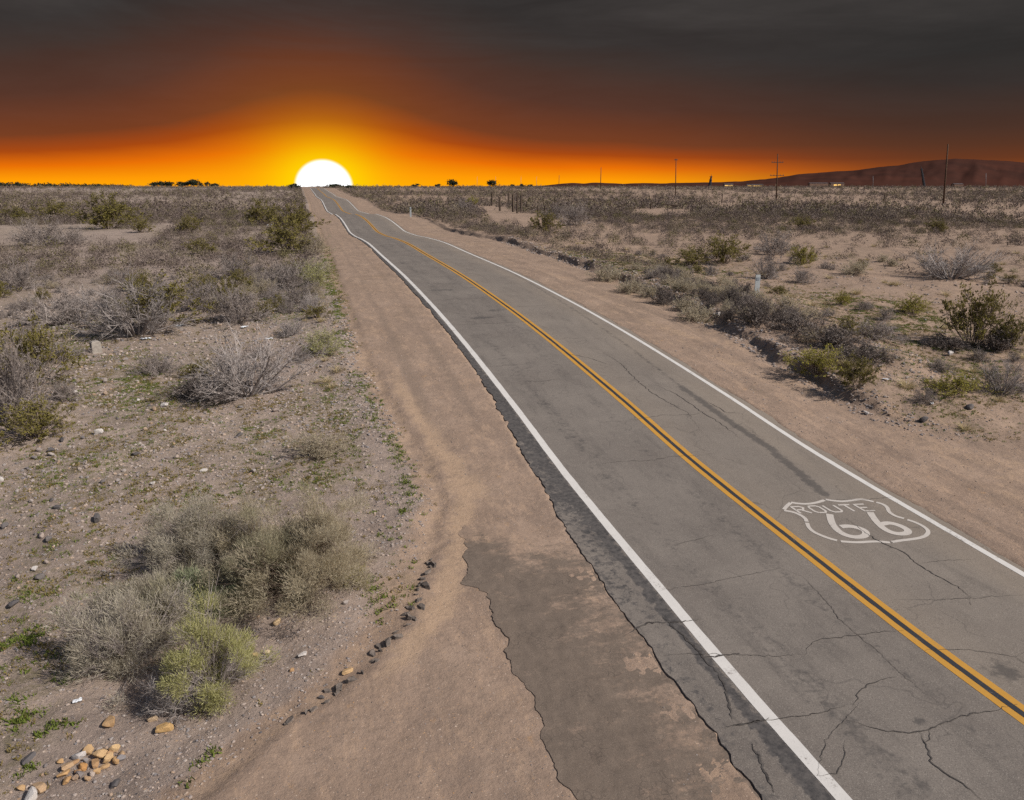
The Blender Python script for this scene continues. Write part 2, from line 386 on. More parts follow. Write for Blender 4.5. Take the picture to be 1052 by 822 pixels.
M['wall'] = simple('far_building_wall', (.22, .14, .10), (.16, .10, .08), .2, .9, .05, 0)
M['roofm'] = simple('far_building_roof', (.10, .08, .08), None, .2, .8, .1, 0)
mm = bpy.data.materials.new('glowing_sky_gap'); mm.use_nodes = True; bb = mm.node_tree.nodes['Principled BSDF']
bb.inputs['Base Color'].default_value = (.5, .3, .1, 1); bb.inputs['Emission Color'].default_value = (1, .62, .16, 1); bb.inputs['Emission Strength'].default_value = .8
M['lit'] = mm  # emissive colour imitating bright sky seen through gaps at the horizon
# vegetation
M['twig_grey'] = leafmat('grey_twigs', (.17, .14, .13), (.30, .255, .235), (.40, .35, .325), 0)
M['twig_brown'] = leafmat('brown_twigs', (.10, .075, .055), (.19, .145, .115), (.27, .215, .175), 0)
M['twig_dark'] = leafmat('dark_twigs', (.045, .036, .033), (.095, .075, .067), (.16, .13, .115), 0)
M['twig_white'] = leafmat('bleached_twigs', (.19, .163, .152), (.30, .262, .246), (.43, .385, .36), 0)
M['salt'] = leafmat('tan_saltbush_leaves', (.38, .33, .23), (.55, .475, .345), (.72, .635, .48), .55)
M['saltgrey'] = leafmat('grey_saltbush_leaves', (.36, .325, .255), (.52, .465, .37), (.70, .63, .51), .55)
M['saltmid'] = leafmat('dull_green_saltbush_leaves', (.28, .255, .17), (.41, .37, .25), (.60, .54, .39), .55)
M['bluegreen'] = leafmat('blue_green_leaves', (.19, .22, .135), (.28, .30, .185), (.38, .38, .25), .4)
M['ygreen'] = leafmat('yellow_green_leaves', (.33, .32, .135), (.46, .44, .20), (.58, .55, .29), .5)
M['olive'] = leafmat('olive_creosote_leaves', (.105, .092, .024), (.18, .152, .042), (.26, .215, .075))
M['olivebright'] = leafmat('bright_olive_leaves', (.19, .17, .030), (.30, .265, .050), (.40, .35, .10))
M['straw'] = leafmat('straw_blades', (.30, .235, .125), (.44, .35, .20), (.54, .44, .27))
M['greybrown'] = leafmat('grey_brown_leaves', (.15, .122, .108), (.235, .195, .172), (.32, .268, .235))
M['weed'] = leafmat('green_weed_leaves', (.085, .115, .022), (.14, .17, .035), (.20, .21, .065))
M['dryweed'] = leafmat('drying_weed_leaves', (.15, .115, .04), (.22, .17, .06), (.29, .22, .10))
M['farfol'] = leafmat('far_tree_leaves', (.012, .018, .010), (.028, .034, .018), (.04, .045, .025), .1)
M['scrub'] = leafmat('far_scrub_leaves', (.088, .066, .056), (.142, .109, .094), (.195, .154, .133), .15)
M['scrubolive'] = leafmat('far_scrub_olive', (.085, .075, .035), (.13, .112, .055), (.18, .15, .08), .15)
M['scrubtan'] = leafmat('far_scrub_tan', (.145, .115, .078), (.205, .165, .115), (.27, .22, .155), .15)

# ------------------------------------------------------------------ ground, road, markings
def blobs_world(lst):
    out = []
    for x, y, rx, ry in lst:
        X, Y, z, s = hit(x, y); out.append((X, Y, rx*s/FPX, ry*s*s/(FPX*max(2.0, HC-z)), s))
    return out
GREEN = blobs_world([(345, 455, 22, 26), (330, 490, 34, 14), (265, 500, 70, 16), (190, 517, 45, 8), (150, 400, 70, 26), (130, 385, 60, 18), (285, 318, 34, 16), (255, 450, 60, 24),
    (30, 610, 30, 50), (45, 690, 44, 34), (20, 760, 26, 26), (110, 590, 34, 22), (90, 480, 70, 30), (362, 450, 10, 45), (415, 600, 14, 26), (330, 410, 26, 18), (60, 360, 45, 10),
    (905, 335, 50, 16), (960, 350, 50, 18), (985, 385, 50, 18), (915, 365, 22, 12), (890, 310, 50, 12), (1030, 390, 30, 20), (970, 420, 50, 12), (780, 400, 14, 5), (640, 275, 45, 10), (590, 262, 40, 9), (725, 300, 40, 8),
    (340, 270, 8, 18), (350, 310, 8, 12), (300, 300, 40, 10), (90, 330, 40, 10), (935, 325, 40, 8), (700, 275, 60, 8)])
def zone_attr(X, Y, simple_far=False):
    px, vx = pull_x(Y), verge_x(Y)
    packed = sm(-.25, .15, X-px)*sm(.5, -.4, X-vx)
    strip = sm(-1.5, -.4, X-px)*sm(20, 12, Y)*.75; packed = np.maximum(packed, strip)
    packed = np.maximum(packed, .8*sm(-1.2, -.2, X-px)*(Y > 12))
    dt = np.exp(-((Y-(15.4-.02*(X-18)))/1.5)**2)*sm(15, 17, X); packed = np.maximum(packed, dt)
    g = np.zeros_like(X)
    for bx, by, rx, ry, s in GREEN:
        g = np.maximum(g, np.exp(-(((X-bx)/rx)**2+((Y-by)/ry)**2)*1.1))
    g = np.maximum(g, .62*sm(.40, .62, fbm(X*.16, Y*.16, 73))*sm(22, 34, Y)*np.where(X > 17, .9, 1))
    g = g*(1-packed*.8)
    gr = (1-packed)*(.45+.55*sm(.35, .65, fbm(X*.35, Y*.35, 71)))+packed*.12
    gr = gr+.5*np.exp(-(((X-19.6)/1.6)**2+((Y-21.3)/1.4)**2))
    o = np.ones((X.size, 4)); o[:, 0] = packed.ravel(); o[:, 1] = g.ravel(); o[:, 2] = np.clip(gr, 0, 1).ravel()
    return o
def grid_faces(nx, ny):
    a = (np.arange(ny-1)[:, None]*nx+np.arange(nx-1)[None, :]).ravel()
    return np.stack([a, a+1, a+nx+1, a+nx], 1)
gx, gy = np.meshgrid(XS, YS)
gz = height(gx, gy)
me = mesh_np('desert_ground', np.stack([gx.ravel(), gy.ravel(), gz.ravel()], 1), grid_faces(len(XS), len(YS)), [M['ground']], smooth=True)
set_attr(me, 'zones', zone_attr(gx, gy))
pxg, vxg = pull_x(gy), verge_x(gy)
drift = np.maximum(.75*np.exp(-((gx-pxg-.45)/.45)**2)*sm(8, 11, gy)*sm(34, 20, gy), .55*np.exp(-((gx-ledge(gy)+.05)/.13)**2)*(gx < 5.6)*(.4+fbm(gy*.7, gy*0, 93)))
drift = np.maximum(drift, .75*np.exp(-((gy-16.2)/1.3)**2-((gx-3.3)/.8)**2)); drift = np.maximum(drift, .55*sm(13.2, 14.5, gx)*sm(.3, -.8, gx-vxg)*(fbm(gx*.9+gy*.2, gy*.25, 91)*1.3))
drift = np.maximum(drift, .5*sm(-1.6, -.3, gx-pxg)*sm(.3, -.1, gx-pxg))
wob = .35*(fbm(gy*.12, gy*0, 92)-.5)
track = np.maximum.reduce([.62*np.exp(-((gx-c_-wob)/.26)**2) for c_ in (3.15, 4.5)])*sm(16, 24, gy)+.55*np.exp(-((gx-3.7)/.9)**2)*sm(40, 22, gy)*.8
track = np.maximum(track, np.maximum.reduce([.6*np.exp(-((gx-c_-wob*1.4-.02*(gy-20))/.22)**2) for c_ in (13.9, 15.3)])*(gx < vxg))
track = np.maximum(track, .5*np.exp(-((gx-1.9+.16*(gy-8))/1.0)**2)*(gx > pxg)*sm(12.5, 10, gy))
o = np.ones((gx.size, 4)); o[:, 0] = drift.ravel(); o[:, 1] = track.ravel(); set_attr(me, 'wear', o)
tag(link('desert_ground', me), 'stony pinkish desert ground with packed dirt beside the road', kind='structure')

RY = YS[(YS > -60) & (YS < 700)]
def seg_mask(X, Y, pts, w):
    d = np.full(X.shape, 1e9)
    for (ax, ay), (bx, by) in zip(pts[:-1], pts[1:]):
        vx, vy = bx-ax, by-ay; t = np.clip(((X-ax)*vx+(Y-ay)*vy)/(vx*vx+vy*vy+1e-9), 0, 1)
        d = np.minimum(d, np.hypot(X-ax-t*vx, Y-ay-t*vy))
    return np.exp(-(d/w)**2)
nc = 92; u = np.linspace(0, 1, nc)
le, re = ledge(RY), redge(RY)
rx = le[:, None]*(1-u)+re[:, None]*u; ry = np.repeat(RY[:, None], nc, 1); rz = roadz(ry)
rx2 = np.concatenate([le[:, None]-.015, rx, re[:, None]+.015], 1); ry2 = np.concatenate([RY[:, None], ry, RY[:, None]], 1)
rz2 = np.concatenate([rz[:, :1]-.05, rz, rz[:, :1]-.05], 1)
me = mesh_np('road', np.stack([rx2.ravel(), ry2.ravel(), rz2.ravel()], 1), grid_faces(nc+2, len(RY)), [M['road']], smooth=False)
tarm = sm(5.86, 5.55, rx2)*(.78+.3*(fbm(rx2*2, ry2*.6, 81)-.5)*2)
tarm = np.where(rx2 < 5.45, tarm*np.interp(ry2, [0, 11, 20], [.46, .50, 1.0]), tarm)
stn = np.zeros_like(rx2)
stn = np.maximum(stn, .85*seg_mask(rx2, ry2, [rhit(*p) for p in [(700, 398), (745, 430), (790, 460), (820, 485), (846, 508)]], .20))
stn = np.maximum(stn, .55*seg_mask(rx2, ry2, [rhit(*p) for p in [(505, 270), (560, 300), (640, 352), (700, 398)]], .16))
for a, b_, w in [((447, 299), (462, 298), .3), ((488, 327), (504, 326), .32), ((505, 319), (518, 318), .3), ((414, 271), (428, 271), .4), ((472, 297), (486, 296), .25)]:
    stn = np.maximum(stn, .8*seg_mask(rx2, ry2, [rhit(*a), rhit(*b_)], w))
for p, w in [((1030, 690), .35), ((880, 645), .08), ((945, 742), .12), ((905, 640), .05)]:
    c = rhit(*p); stn = np.maximum(stn, .8*np.exp(-(((rx2-c[0])/w)**2+((ry2-c[1])/w)**2)))
wear = .50*np.exp(-((rx2-6.75)/.45)**2)+.52*np.exp(-((rx2-8.3)/.40)**2)+.24*np.exp(-((rx2-10.1)/.32)**2)+.22*np.exp(-((rx2-11.6)/.35)**2)
stn = np.maximum(stn, wear*(.55+.6*fbm(rx2*.9, ry2*.15, 83)))
dst = .75*sm(12.3, 12.95, rx2)+.55*np.exp(-((rx2-12.1)/.5)**2)+.5*np.exp(-((rx2-9.55)/.5)**2)*.7+.35*(rx2 > 9.3)
dst = dst*(.4+.9*fbm(rx2*1.2, ry2*.3, 84))
o = np.ones((rx2.size, 4)); o[:, 0] = np.clip(tarm, 0, 1).ravel(); o[:, 1] = stn.ravel(); o[:, 2] = np.clip(dst, 0, 1).ravel()
set_attr(me, 'zones', o)
road = tag(link('road', me), 'two-lane worn asphalt road running straight to the sunset', kind='structure')

def strip(name, xa, xb, y0, y1, mat, dz, seed, wob=.008):
    ys = RY[(RY >= y0) & (RY <= y1)]
    xa_ = xa+wob*(fbm(ys*2.5, ys*0, seed)-.5)*2+.03*(fbm(ys*.06, ys*0+4, 90)-.5); xb_ = xb+wob*(fbm(ys*2.5, ys*0+3, seed+1)-.5)*2+.03*(fbm(ys*.06, ys*0+4, 90)-.5)
    z = roadz(ys)+dz
    V = np.stack([np.stack([xa_, ys, z], 1), np.stack([xb_, ys, z], 1)], 1).reshape(-1, 3)
    return link(name, mesh_np(name, V, grid_faces(2, len(ys)), [M[mat]]), road)
strip('edge_line', 5.69, 5.885, -50, 690, 'white', .004, 201)
strip('edge_line', 12.585, 12.74, -50, 690, 'white', .004, 203)
strip('centre_line', 9.03, 9.16, -50, 690, 'yellow', .004, 205)
strip('centre_gap', 9.163, 9.268, -50, 690, 'black', .004, 207)
strip('centre_line', 9.271, 9.40, -50, 690, 'yellow', .004, 209)

def ribbon(mb, pts, w, dz=.006, closed=False, taper=False, sub=.04, jit=0.0, seed=0):
    """a flat painted stroke lying on the road along world points"""
    rs = np.random.RandomState(seed); P = [np.array(p, float) for p in pts]
    if closed: P = P+[P[0]]
    Q = []
    for a, b in zip(P[:-1], P[1:]):
        n = max(1, int(np.linalg.norm(b-a)/sub))
        for i in range(n): Q.append(a+(b-a)*i/n)
    if not closed: Q.append(P[-1])
    Q = np.array(Q); n = len(Q)
    if jit: Q[1:-1] += rs.normal(0, jit, (n-2, 2))
    if closed: T = np.roll(Q, -1, 0)-np.roll(Q, 1, 0)
    else: T = np.gradient(Q, axis=0) if n > 1 else Q
    T /= np.linalg.norm(T, axis=1)[:, None]+1e-9; N = np.stack([-T[:, 1], T[:, 0]], 1)
    ww = np.full(n, w/2)
    if taper: ww *= np.clip(np.minimum(np.arange(n), np.arange(n)[::-1])/max(1, n*.25), .25, 1)*(.6+.8*rs.rand(n))
    A = Q+N*ww[:, None]; B = Q-N*ww[:, None]
    V = [(p[0], p[1], roadz(p[1])+dz) for k in range(n) for p in (A[k], B[k])]
    F = [(2*i, 2*i+1, 2*i+3, 2*i+2) for i in range(n-1)]
    if closed: F.append((2*n-2, 2*n-1, 1, 0))
    mb.add(V, F)
# the shield painted in the right lane
zo = lambda x, y: rhit(780+x/5.26, 490+y/5.26)
def cat(pts, it=2):
    P = [np.array(p, float) for p in pts]
    for _ in range(it):
        Q = [P[0]]
        for a, b in zip(P[:-1], P[1:]): Q += [a*.75+b*.25, a*.25+b*.75]
        P = Q+[P[-1]]
    return P
emp = MB()
segs = [[(171, 139), (215, 146), (265, 149), (312, 141), (352, 127)], [(358, 124), (400, 131), (450, 134), (500, 129), (545, 121), (580, 126), (618, 136)],
        [(632, 139), (668, 149), (693, 166), (699, 190), (735, 214), (782, 226)], [(800, 233), (850, 250), (892, 272), (915, 292), (908, 314), (878, 330), (820, 340), (760, 346), (716, 354)],
        [(706, 356), (650, 350), (590, 352), (540, 357), (490, 355), (440, 351)], [(420, 345), (375, 333), (330, 316), (290, 298), (266, 275), (258, 250)], [(256, 244), (250, 226), (225, 208), (185, 192), (134, 182)], [(133, 178), (150, 158), (170, 141)]]
for i, sg in enumerate(segs): ribbon(emp, [tuple(p) for p in cat([zo(*p) for p in sg])], .085, .005, seed=i)
shield = emp.build('route_shield', M['shield'], road)
shield['label'] = 'faded white highway shield outline painted in the right lane'
O = np.array(zo(214, 199)); UX = (np.array(zo(645, 183))-O); VY = np.array([-.02, .34])
LET = {'R': [[(0, 0), (0, 1), (.65, 1), (.9, .8), (.65, .52), (0, .5)], [(.45, .5), (.95, 0)]], 'O': [[(.2, 0), (0, .2), (0, .8), (.2, 1), (.75, 1), (.95, .8), (.95, .2), (.75, 0), (.2, 0)]],
       'U': [[(0, 1), (0, .2), (.2, 0), (.75, 0), (.95, .2), (.95, 1)]], 'T': [[(0, 1), (1, 1)], [(.5, .94), (.5, 0)]], 'E': [[(.9, 1), (0, 1), (0, 0), (.9, 0)], [(.05, .5), (.7, .5)]]}
lt = MB()
for i, ch in enumerate('ROUTE'):
    for st in LET[ch]:
        ribbon(lt, [tuple(O+UX*((i+.12+.72*a)/5)+VY*b) for a, b in st], .056, .005)
lt.build('lettering', M['shield'], shield)
nm = MB()
six = [(380, 203), (386, 232), (398, 262), (428, 295), (470, 318), (520, 328), (566, 324), (580, 308), (566, 288), (520, 272), (478, 266), (440, 272)]
six2 = [(598, 192), (612, 216), (636, 246), (668, 278), (708, 300), (756, 312), (800, 306), (806, 292), (782, 274), (740, 258), (696, 250), (660, 258)]
for sx in (six, six2): ribbon(nm, [tuple(p) for p in cat([zo(*p) for p in sx], 2)], .150, .005)
nm.build('number', M['shield'], shield)

# cracks in the asphalt
c7 = lambda x, y: (700+x/2.1506, 440+y/2.1506); c8 = lambda x, y: (620+x/2.435, 260+y/2.435)
CR = [(.030, [(365, 200), (410, 235), (440, 252), (490, 275), (520, 300), (560, 325), (610, 350), (638, 374), (640, 392)]), (.020, [(272, 503), (285, 478), (310, 466), (350, 462), (400, 456), (450, 450), (492, 448)]),
      (.026, [(380, 614), (390, 586), (410, 568), (440, 556), (476, 550)]), (.028, [(365, 645), (410, 658), (460, 672), (520, 671), (545, 667), (600, 645), (640, 632), (690, 625), (742, 611)]),
      (.034, [(525, 672), (540, 700), (556, 745), (580, 760), (622, 785), (662, 822)]), (.015, [(-40, 503), (0, 500), (60, 500), (120, 502), (200, 505), (272, 500)]), (.018, [(90, 662), (180, 648), (240, 640), (300, 632), (362, 612)]),
      (.013, [(-20, 260), (20, 250), (72, 236)]), (.013, [(-60, 362), (0, 352), (50, 345), (110, 332), (180, 318), (220, 310)]), (.014, [(226, 312), (270, 330), (320, 382), (350, 422), (386, 456), (430, 490), (470, 530), (520, 571), (575, 613)]),
      (.012, [(470, 379), (560, 381), (640, 376), (757, 369)]), (.014, [(530, 491), (620, 490), (690, 498), (740, 507), (757, 497)]), (.015, [(298, 769), (340, 765), (358, 730), (362, 690)]), (.016, [(546, 667), (550, 690), (535, 697)]),
      (.014, [(318, 158), (390, 160), (476, 152)]), (.010, [(520, 300), (580, 293), (652, 290)]), (.011, [(730, 500), (757, 520), (790, 525)]), (.012, [(400, 600), (320, 690), (300, 768)])]
for i, (w, pl) in enumerate(CR):
    cm = MB(); ribbon(cm, [rhit(*c7(*p)) for p in pl], w*.62, .0075, taper=True, sub=.06, jit=.011, seed=300+i); cm.build('crack', M['crack'], road)
for i, (w, pl) in enumerate([(.014, [(0, 250), (40, 275), (80, 315), (120, 350), (160, 372), (210, 400), (240, 440)]), (.016, [(130, 330), (180, 352), (240, 395), (300, 432), (350, 470)]), (.014, [(-100, 250), (-40, 262), (20, 282)]), (.012, [(260, 372), (310, 400), (345, 402)])]):
    cm = MB(); ribbon(cm, [rhit(*c8(*p)) for p in pl], w*1.2, .0075, taper=True, sub=.1, jit=.02, seed=340+i); cm.build('crack', M['crack'], road)
for i in range(22):       # transverse shrinkage cracks every few metres
    y = 17+i*2.9+rnd.uniform(-.6, .6); a, b_ = sorted((rnd.uniform(5.4, 12.6), rnd.uniform(5.4, 12.6)))
    if b_-a < 1.2: b_ = min(12.8, a+1.6)
    pts = [(a+(b_-a)*k/6, y+rnd.uniform(-.12, .12)) for k in range(7)]
    cm = MB(); ribbon(cm, pts, rnd.uniform(.008, .016), .0075, taper=True, sub=.1, jit=.02, seed=360+i); cm.build('crack', M['crack'], road)
for i, pl in enumerate([[(640, 655), (664, 640), (692, 640), (718, 637)], [(700, 652), (724, 676), (760, 672)], [(746, 747), (768, 744), (790, 738)], [(680, 634), (700, 652), (712, 664), (735, 690)], [(735, 690), (745, 706), (752, 740)], [(773, 765), (785, 790), (795, 815)]]):
    cm = MB(); ribbon(cm, [rhit(*p) for p in pl], .03, .0075, taper=True, sub=.05, jit=.012, seed=390+i); cm.build('crack', M['crack'], road)

# remains of an older asphalt layer under the sand of the pull-out
OE = np.array([(3.6, 2.72), (7.0, 2.67), (7.4, 2.60), (8.08, 2.64), (8.5, 2.74), (9.05, 2.77), (9.56, 2.58), (10.42, 2.72), (11.1, 2.66), (11.76, 2.71), (11.9, 2.60), (12.17, 2.41), (12.8, 2.58), (13.57, 2.70), (14.1, 2.66), (14.62, 2.90), (15.0, 3.3)])
ys = np.arange(3.7, 15.0, .035); e = np.interp(ys, OE[:, 0], OE[:, 1])+.10*(fbm(ys*2.2, ys*0, 401)-.5)*2+.05*(fbm(ys*9, ys*0, 402)-.5)*2
uu = np.linspace(0, 1, 50)**1.2; xx = e[:, None]*(1-uu)+(ledge(ys)[:, None]-.035)*uu; yy = np.repeat(ys[:, None], 50, 1); zz = height(xx, yy)+.017
xx = np.concatenate([xx[:, :1]-.012, xx], 1); yy = np.concatenate([yy[:, :1], yy], 1); zz = np.concatenate([zz[:, :1]-.03, zz], 1); zz -= -.004+.022*fbm(yy*1.3, yy*0+2, 403); zz -= .010*sm(3.5, 4.6, xx)+.024*sm(14.3, 14.95, yy)
me = mesh_np('old_asphalt', np.stack([xx.ravel(), yy.ravel(), zz.ravel()], 1), grid_faces(51, len(ys)), [M['old']])
d = xx-np.concatenate([e[:, None], np.repeat(e[:, None], 50, 1)], 1)
k = (.84-.36*sm(.2, 2.1, d))*sm(15.2, 12.8, yy+.5*sm(1.2, .2, d)*0+1.1*np.clip(d-.35, 0, 1))+.12*(yy < 13.5)
o = np.ones((xx.size, 4)); o[:, 0] = k.ravel(); set_attr(me, 'zones', o)
tag(link('old_asphalt', me), 'older dark asphalt layer showing through sand with a broken left edge', kind='structure')

# ------------------------------------------------------------------ hills
hp = [(430, 192.2), (520, 191.6), (560, 190.3), (585, 188.4), (610, 187.6), (640, 188.5), (670, 188.2), (700, 187.6), (730, 187.2), (760, 186.4), (785, 184.5), (805, 181), (830, 178.5), (850, 176.5), (875, 175), (900, 172), (920, 170), (940, 166.5), (960, 164), (978, 163), (1000, 164), (1025, 165.5), (1052, 167.5), (1090, 171), (1150, 169), (1230, 176), (1330, 182), (1500, 190)]
D0 = 9000.0
hu = np.arange(430, 1500, 2.5); hy = np.interp(hu, [a for a, b in hp], [b for a, b in hp])+.9*(fbm(hu*.05, hu*0, 501, 5)-.5)*2
vv = np.linspace(0, 1, 31); HV = []
for x, y in zip(hu, hy):
    d = ray(x, 192.); d = d/np.hypot(d[0], d[1]); dt = ray(x, y); el = dt[2]/np.hypot(dt[0], dt[1])
    dist = D0/abs(math.cos(math.atan2(d[0], d[1])-PSI)); hz = HC+el*dist
    for v in vv:
        r = dist+(v-.5)*3600
        hgt = (hz-4)*max(0, 1-abs(v-.5)*2)**.8
        nn = (fbm(np.array([x*.07]), np.array([v*5]), 502, 5)[0]-.5)*1.1*(1-abs(1-abs(v-.5)*2))*.8
        HV.append((d[0]*r, d[1]*r, 4+hgt*(1+nn)))
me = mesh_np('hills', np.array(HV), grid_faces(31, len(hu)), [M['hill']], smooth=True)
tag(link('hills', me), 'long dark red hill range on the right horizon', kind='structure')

# ------------------------------------------------------------------ vegetation generator
def tubes(pts, r0, r1, n=3):
    m, k1, _ = pts.shape; T = np.gradient(pts, axis=1); T /= np.linalg.norm(T, axis=2, keepdims=True)+1e-9
    ref = np.where(np.abs(T[..., 2:3]) > .8, np.array([1., 0, 0]), np.array([0, 0, 1.]))
    A = np.cross(T, ref); A /= np.linalg.norm(A, axis=2, keepdims=True)+1e-9; B = np.cross(T, A)
    rr = (np.asarray(r0).reshape(-1, 1)*(1-np.linspace(0, 1, k1))+np.asarray(r1).reshape(-1, 1)*np.linspace(0, 1, k1))
    ang = 2*np.pi*np.arange(n)/n
    V = pts[:, :, None, :]+rr[:, :, None, None]*(A[:, :, None, :]*np.cos(ang)[None, None, :, None]+B[:, :, None, :]*np.sin(ang)[None, None, :, None])
    idx = np.arange(m*k1*n).reshape(m, k1, n)
    F = np.stack([idx[:, :-1], np.roll(idx, -1, 2)[:, :-1], np.roll(idx, -1, 2)[:, 1:], idx[:, 1:]], -1).reshape(-1, 4)
    return V.reshape(-1, 3), F
def quads(rs, C, axis, l, w):
    m = len(C); a = axis+rs.normal(0, .55, (m, 3)); a /= np.linalg.norm(a, axis=1)[:, None]
    b = np.cross(a, rs.normal(0, 1, (m, 3))); b /= np.linalg.norm(b, axis=1)[:, None]+1e-9
    s = (.6+.8*rs.rand(m))[:, None]; a = a*l*s/2; b = b*w*s/2
    V = np.stack([C-a-b*.55, C-a*.1-b, C+a, C-a*.1+b], 1).reshape(-1, 3)
    return V, np.arange(4*m).reshape(m, 4)
def grow(rs, P, D, L, k, wob, up):
    m = len(P); out = [P]; D = D/np.linalg.norm(D, axis=1)[:, None]
    for i in range(k):
        P = P+D*(L/k)[:, None]; out.append(P)
        D = D+rs.normal(0, wob, (m, 3)); D[:, 2] += up; D /= np.linalg.norm(D, axis=1)[:, None]
    return np.stack(out, 1)
def children(rs, pts, per, t0, t1, spread, lfrac, L):
    m, k1, _ = pts.shape; n = m*per; pi = np.repeat(np.arange(m), per); t = rs.uniform(t0, t1, n)*(k1-1)
    i = np.minimum(t.astype(int), k1-2); fr = (t-i)[:, None]
    P = pts[pi, i]*(1-fr)+pts[pi, i+1]*fr; T = pts[pi, i+1]-pts[pi, i]; T /= np.linalg.norm(T, axis=1)[:, None]+1e-9
    D = T+rs.normal(0, spread, (n, 3)); return P, D, L[pi]*lfrac*rs.uniform(.6, 1.25, n), T
def bush_geo(seed, R=.6, H=.8, n0=30, n1=5, n2=4, elmin=10, elmax=88, lump=.25, nleaf=1500, leaf=(.04, .018), r0=.008, wob=.12, up=.03, base=.12, t_leaf=.3, f1=.42, f2=.45, spread=.5, stem_only=0.0, inner=.2, rb=.5, rc=.3):
    rs = np.random.RandomState(seed)
    az = rs.uniform(0, 2*np.pi, n0); el = np.radians(elmin)+(np.radians(elmax)-np.radians(elmin))*rs.rand(n0)**.9
    D = np.stack([np.cos(az)*np.cos(el), np.sin(az)*np.cos(el), np.sin(el)], 1)
    lim = 1/np.sqrt((np.cos(el)/R)**2+(np.sin(el)/H)**2)
    lim = lim*(1-lump+lump*1.6*vnoise(az*1.6+seed, el*3, seed))*rs.uniform(.78, 1.05, n0)
    P = np.stack([np.cos(az), np.sin(az), 0*az], 1)*(base*R*np.sqrt(rs.rand(n0)))[:, None]; P[:, 2] = -.02
    A = grow(rs, P, D, lim*.85, 5, wob, up); TV, TF = [], []
    def addt(V, F): TF.append(F+sum(len(v) for v in TV)); TV.append(V)
    addt(*tubes(A, np.full(n0, r0), np.full(n0, r0*.35)))
    lp, ld = [], []
    P1, D1, L1, _ = children(rs, A, n1, inner, 1.0, spread, f1, lim*.85); B = grow(rs, P1, D1, L1, 3, wob*1.3, up)
    addt(*tubes(B, np.full(len(B), r0*rb), np.full(len(B), r0*rb*.4)))
    src = [B]
    if n2:
        P2, D2, L2, _ = children(rs, B, n2, .2, 1.0, spread*1.1, f2, L1); C = grow(rs, P2, D2, L2, 2, wob*1.5, up)
        addt(*tubes(C, np.full(len(C), r0*rc), np.full(len(C), r0*rc*.4))); src.append(C)
    V1, F1 = np.concatenate(TV), np.concatenate(TF)
    V2 = np.zeros((0, 3)); F2 = np.zeros((0, 4), int)
    if nleaf:
        Q = src[-1]; m, k1, _ = Q.shape; live = rs.rand(m) > stem_only
        ids = np.flatnonzero(live); pi = rs.choice(ids, nleaf); t = rs.uniform(t_leaf, 1.05, nleaf)*(k1-1); i = np.minimum(t.astype(int), k1-2); fr = (t-i)[:, None]
        C = Q[pi, i]*(1-fr)+Q[pi, i+1]*fr+rs.normal(0, leaf[0]*.35, (nleaf, 3)); T = Q[pi, i+1]-Q[pi, i]; T /= np.linalg.norm(T, axis=1)[:, None]+1e-9
        V2, F2 = quads(rs, C, T, *leaf)
    for V in (V1, V2): V[:, 2] = np.maximum(V[:, 2], -.03)
    return V1, F1, V2, F2
def puff_geo(seed, R, H, npuff=70, nb=320, pr=.24, L=.17, bw=.008, elmin=2, lump=.45, nstem=60):
    """billowing feathery mound: many tufts of fine shoots carried by branching stems"""
    rs = np.random.RandomState(seed); az = rs.uniform(0, 2*np.pi, npuff); el = np.radians(elmin)+np.radians(88-elmin)*rs.rand(npuff)**1.1
    lim = 1/np.sqrt((np.cos(el)/R)**2+(np.sin(el)/H)**2)*(1-lump+lump*1.7*vnoise(az*1.8+seed, el*3+5, seed))*rs.uniform(.62, 1.08, npuff)
    D = np.stack([np.cos(az)*np.cos(el), np.sin(az)*np.cos(el), np.sin(el)], 1); C = D*(lim-pr*.5)[:, None]
    pi = np.repeat(np.arange(npuff), nb); m = len(pi); sz = pr*rs.uniform(.7, 1.35, npuff)[pi]
    q = rs.normal(0, 1, (m, 3)); q /= np.linalg.norm(q, axis=1)[:, None]; P = C[pi]+q*(sz*rs.rand(m)**.6)[:, None]
    A = q*.5+D[pi]*.45+np.array([0, 0, .5])+rs.normal(0, .45, (m, 3)); A /= np.linalg.norm(A, axis=1)[:, None]; P[:, 2] = np.abs(P[:, 2])
    b = np.cross(A, rs.normal(0, 1, (m, 3))); b /= np.linalg.norm(b, axis=1)[:, None]; l = (L*rs.uniform(.45, 1.1, m))[:, None]; ww = bw*rs.uniform(.7, 1.3, m)[:, None]
    V2 = np.stack([P-b*ww*.4, P+A*l*.5-b*ww*.6, P+A*l+A*0, P+A*l*.5+b*ww*.6], 1).reshape(-1, 3); F2 = np.arange(4*m).reshape(m, 4)
    k = rs.randint(npuff, size=nstem*4); S0 = np.concatenate([C[k][:, :2]*.12, np.zeros((len(k), 1))-.02], 1)
    A1 = grow(rs, S0, C[k]-S0+rs.normal(0, .03, (len(k), 3)), np.linalg.norm(C[k]-S0, axis=1)*1.02, 5, .06, .0)
    P1, D1, L1, _ = children(rs, A1, 5, .4, 1.0, .5, .28, np.linalg.norm(C[k]-S0, axis=1)); B1 = grow(rs, P1, D1, L1, 2, .15, .02)
    t1 = tubes(A1, np.full(len(A1), .006), np.full(len(A1), .002)); t2 = tubes(B1, np.full(len(B1), .003), np.full(len(B1), .0012))
    return np.concatenate([t1[0], t2[0]]), np.concatenate([t1[1], t2[1]+len(t1[0])]), V2, F2
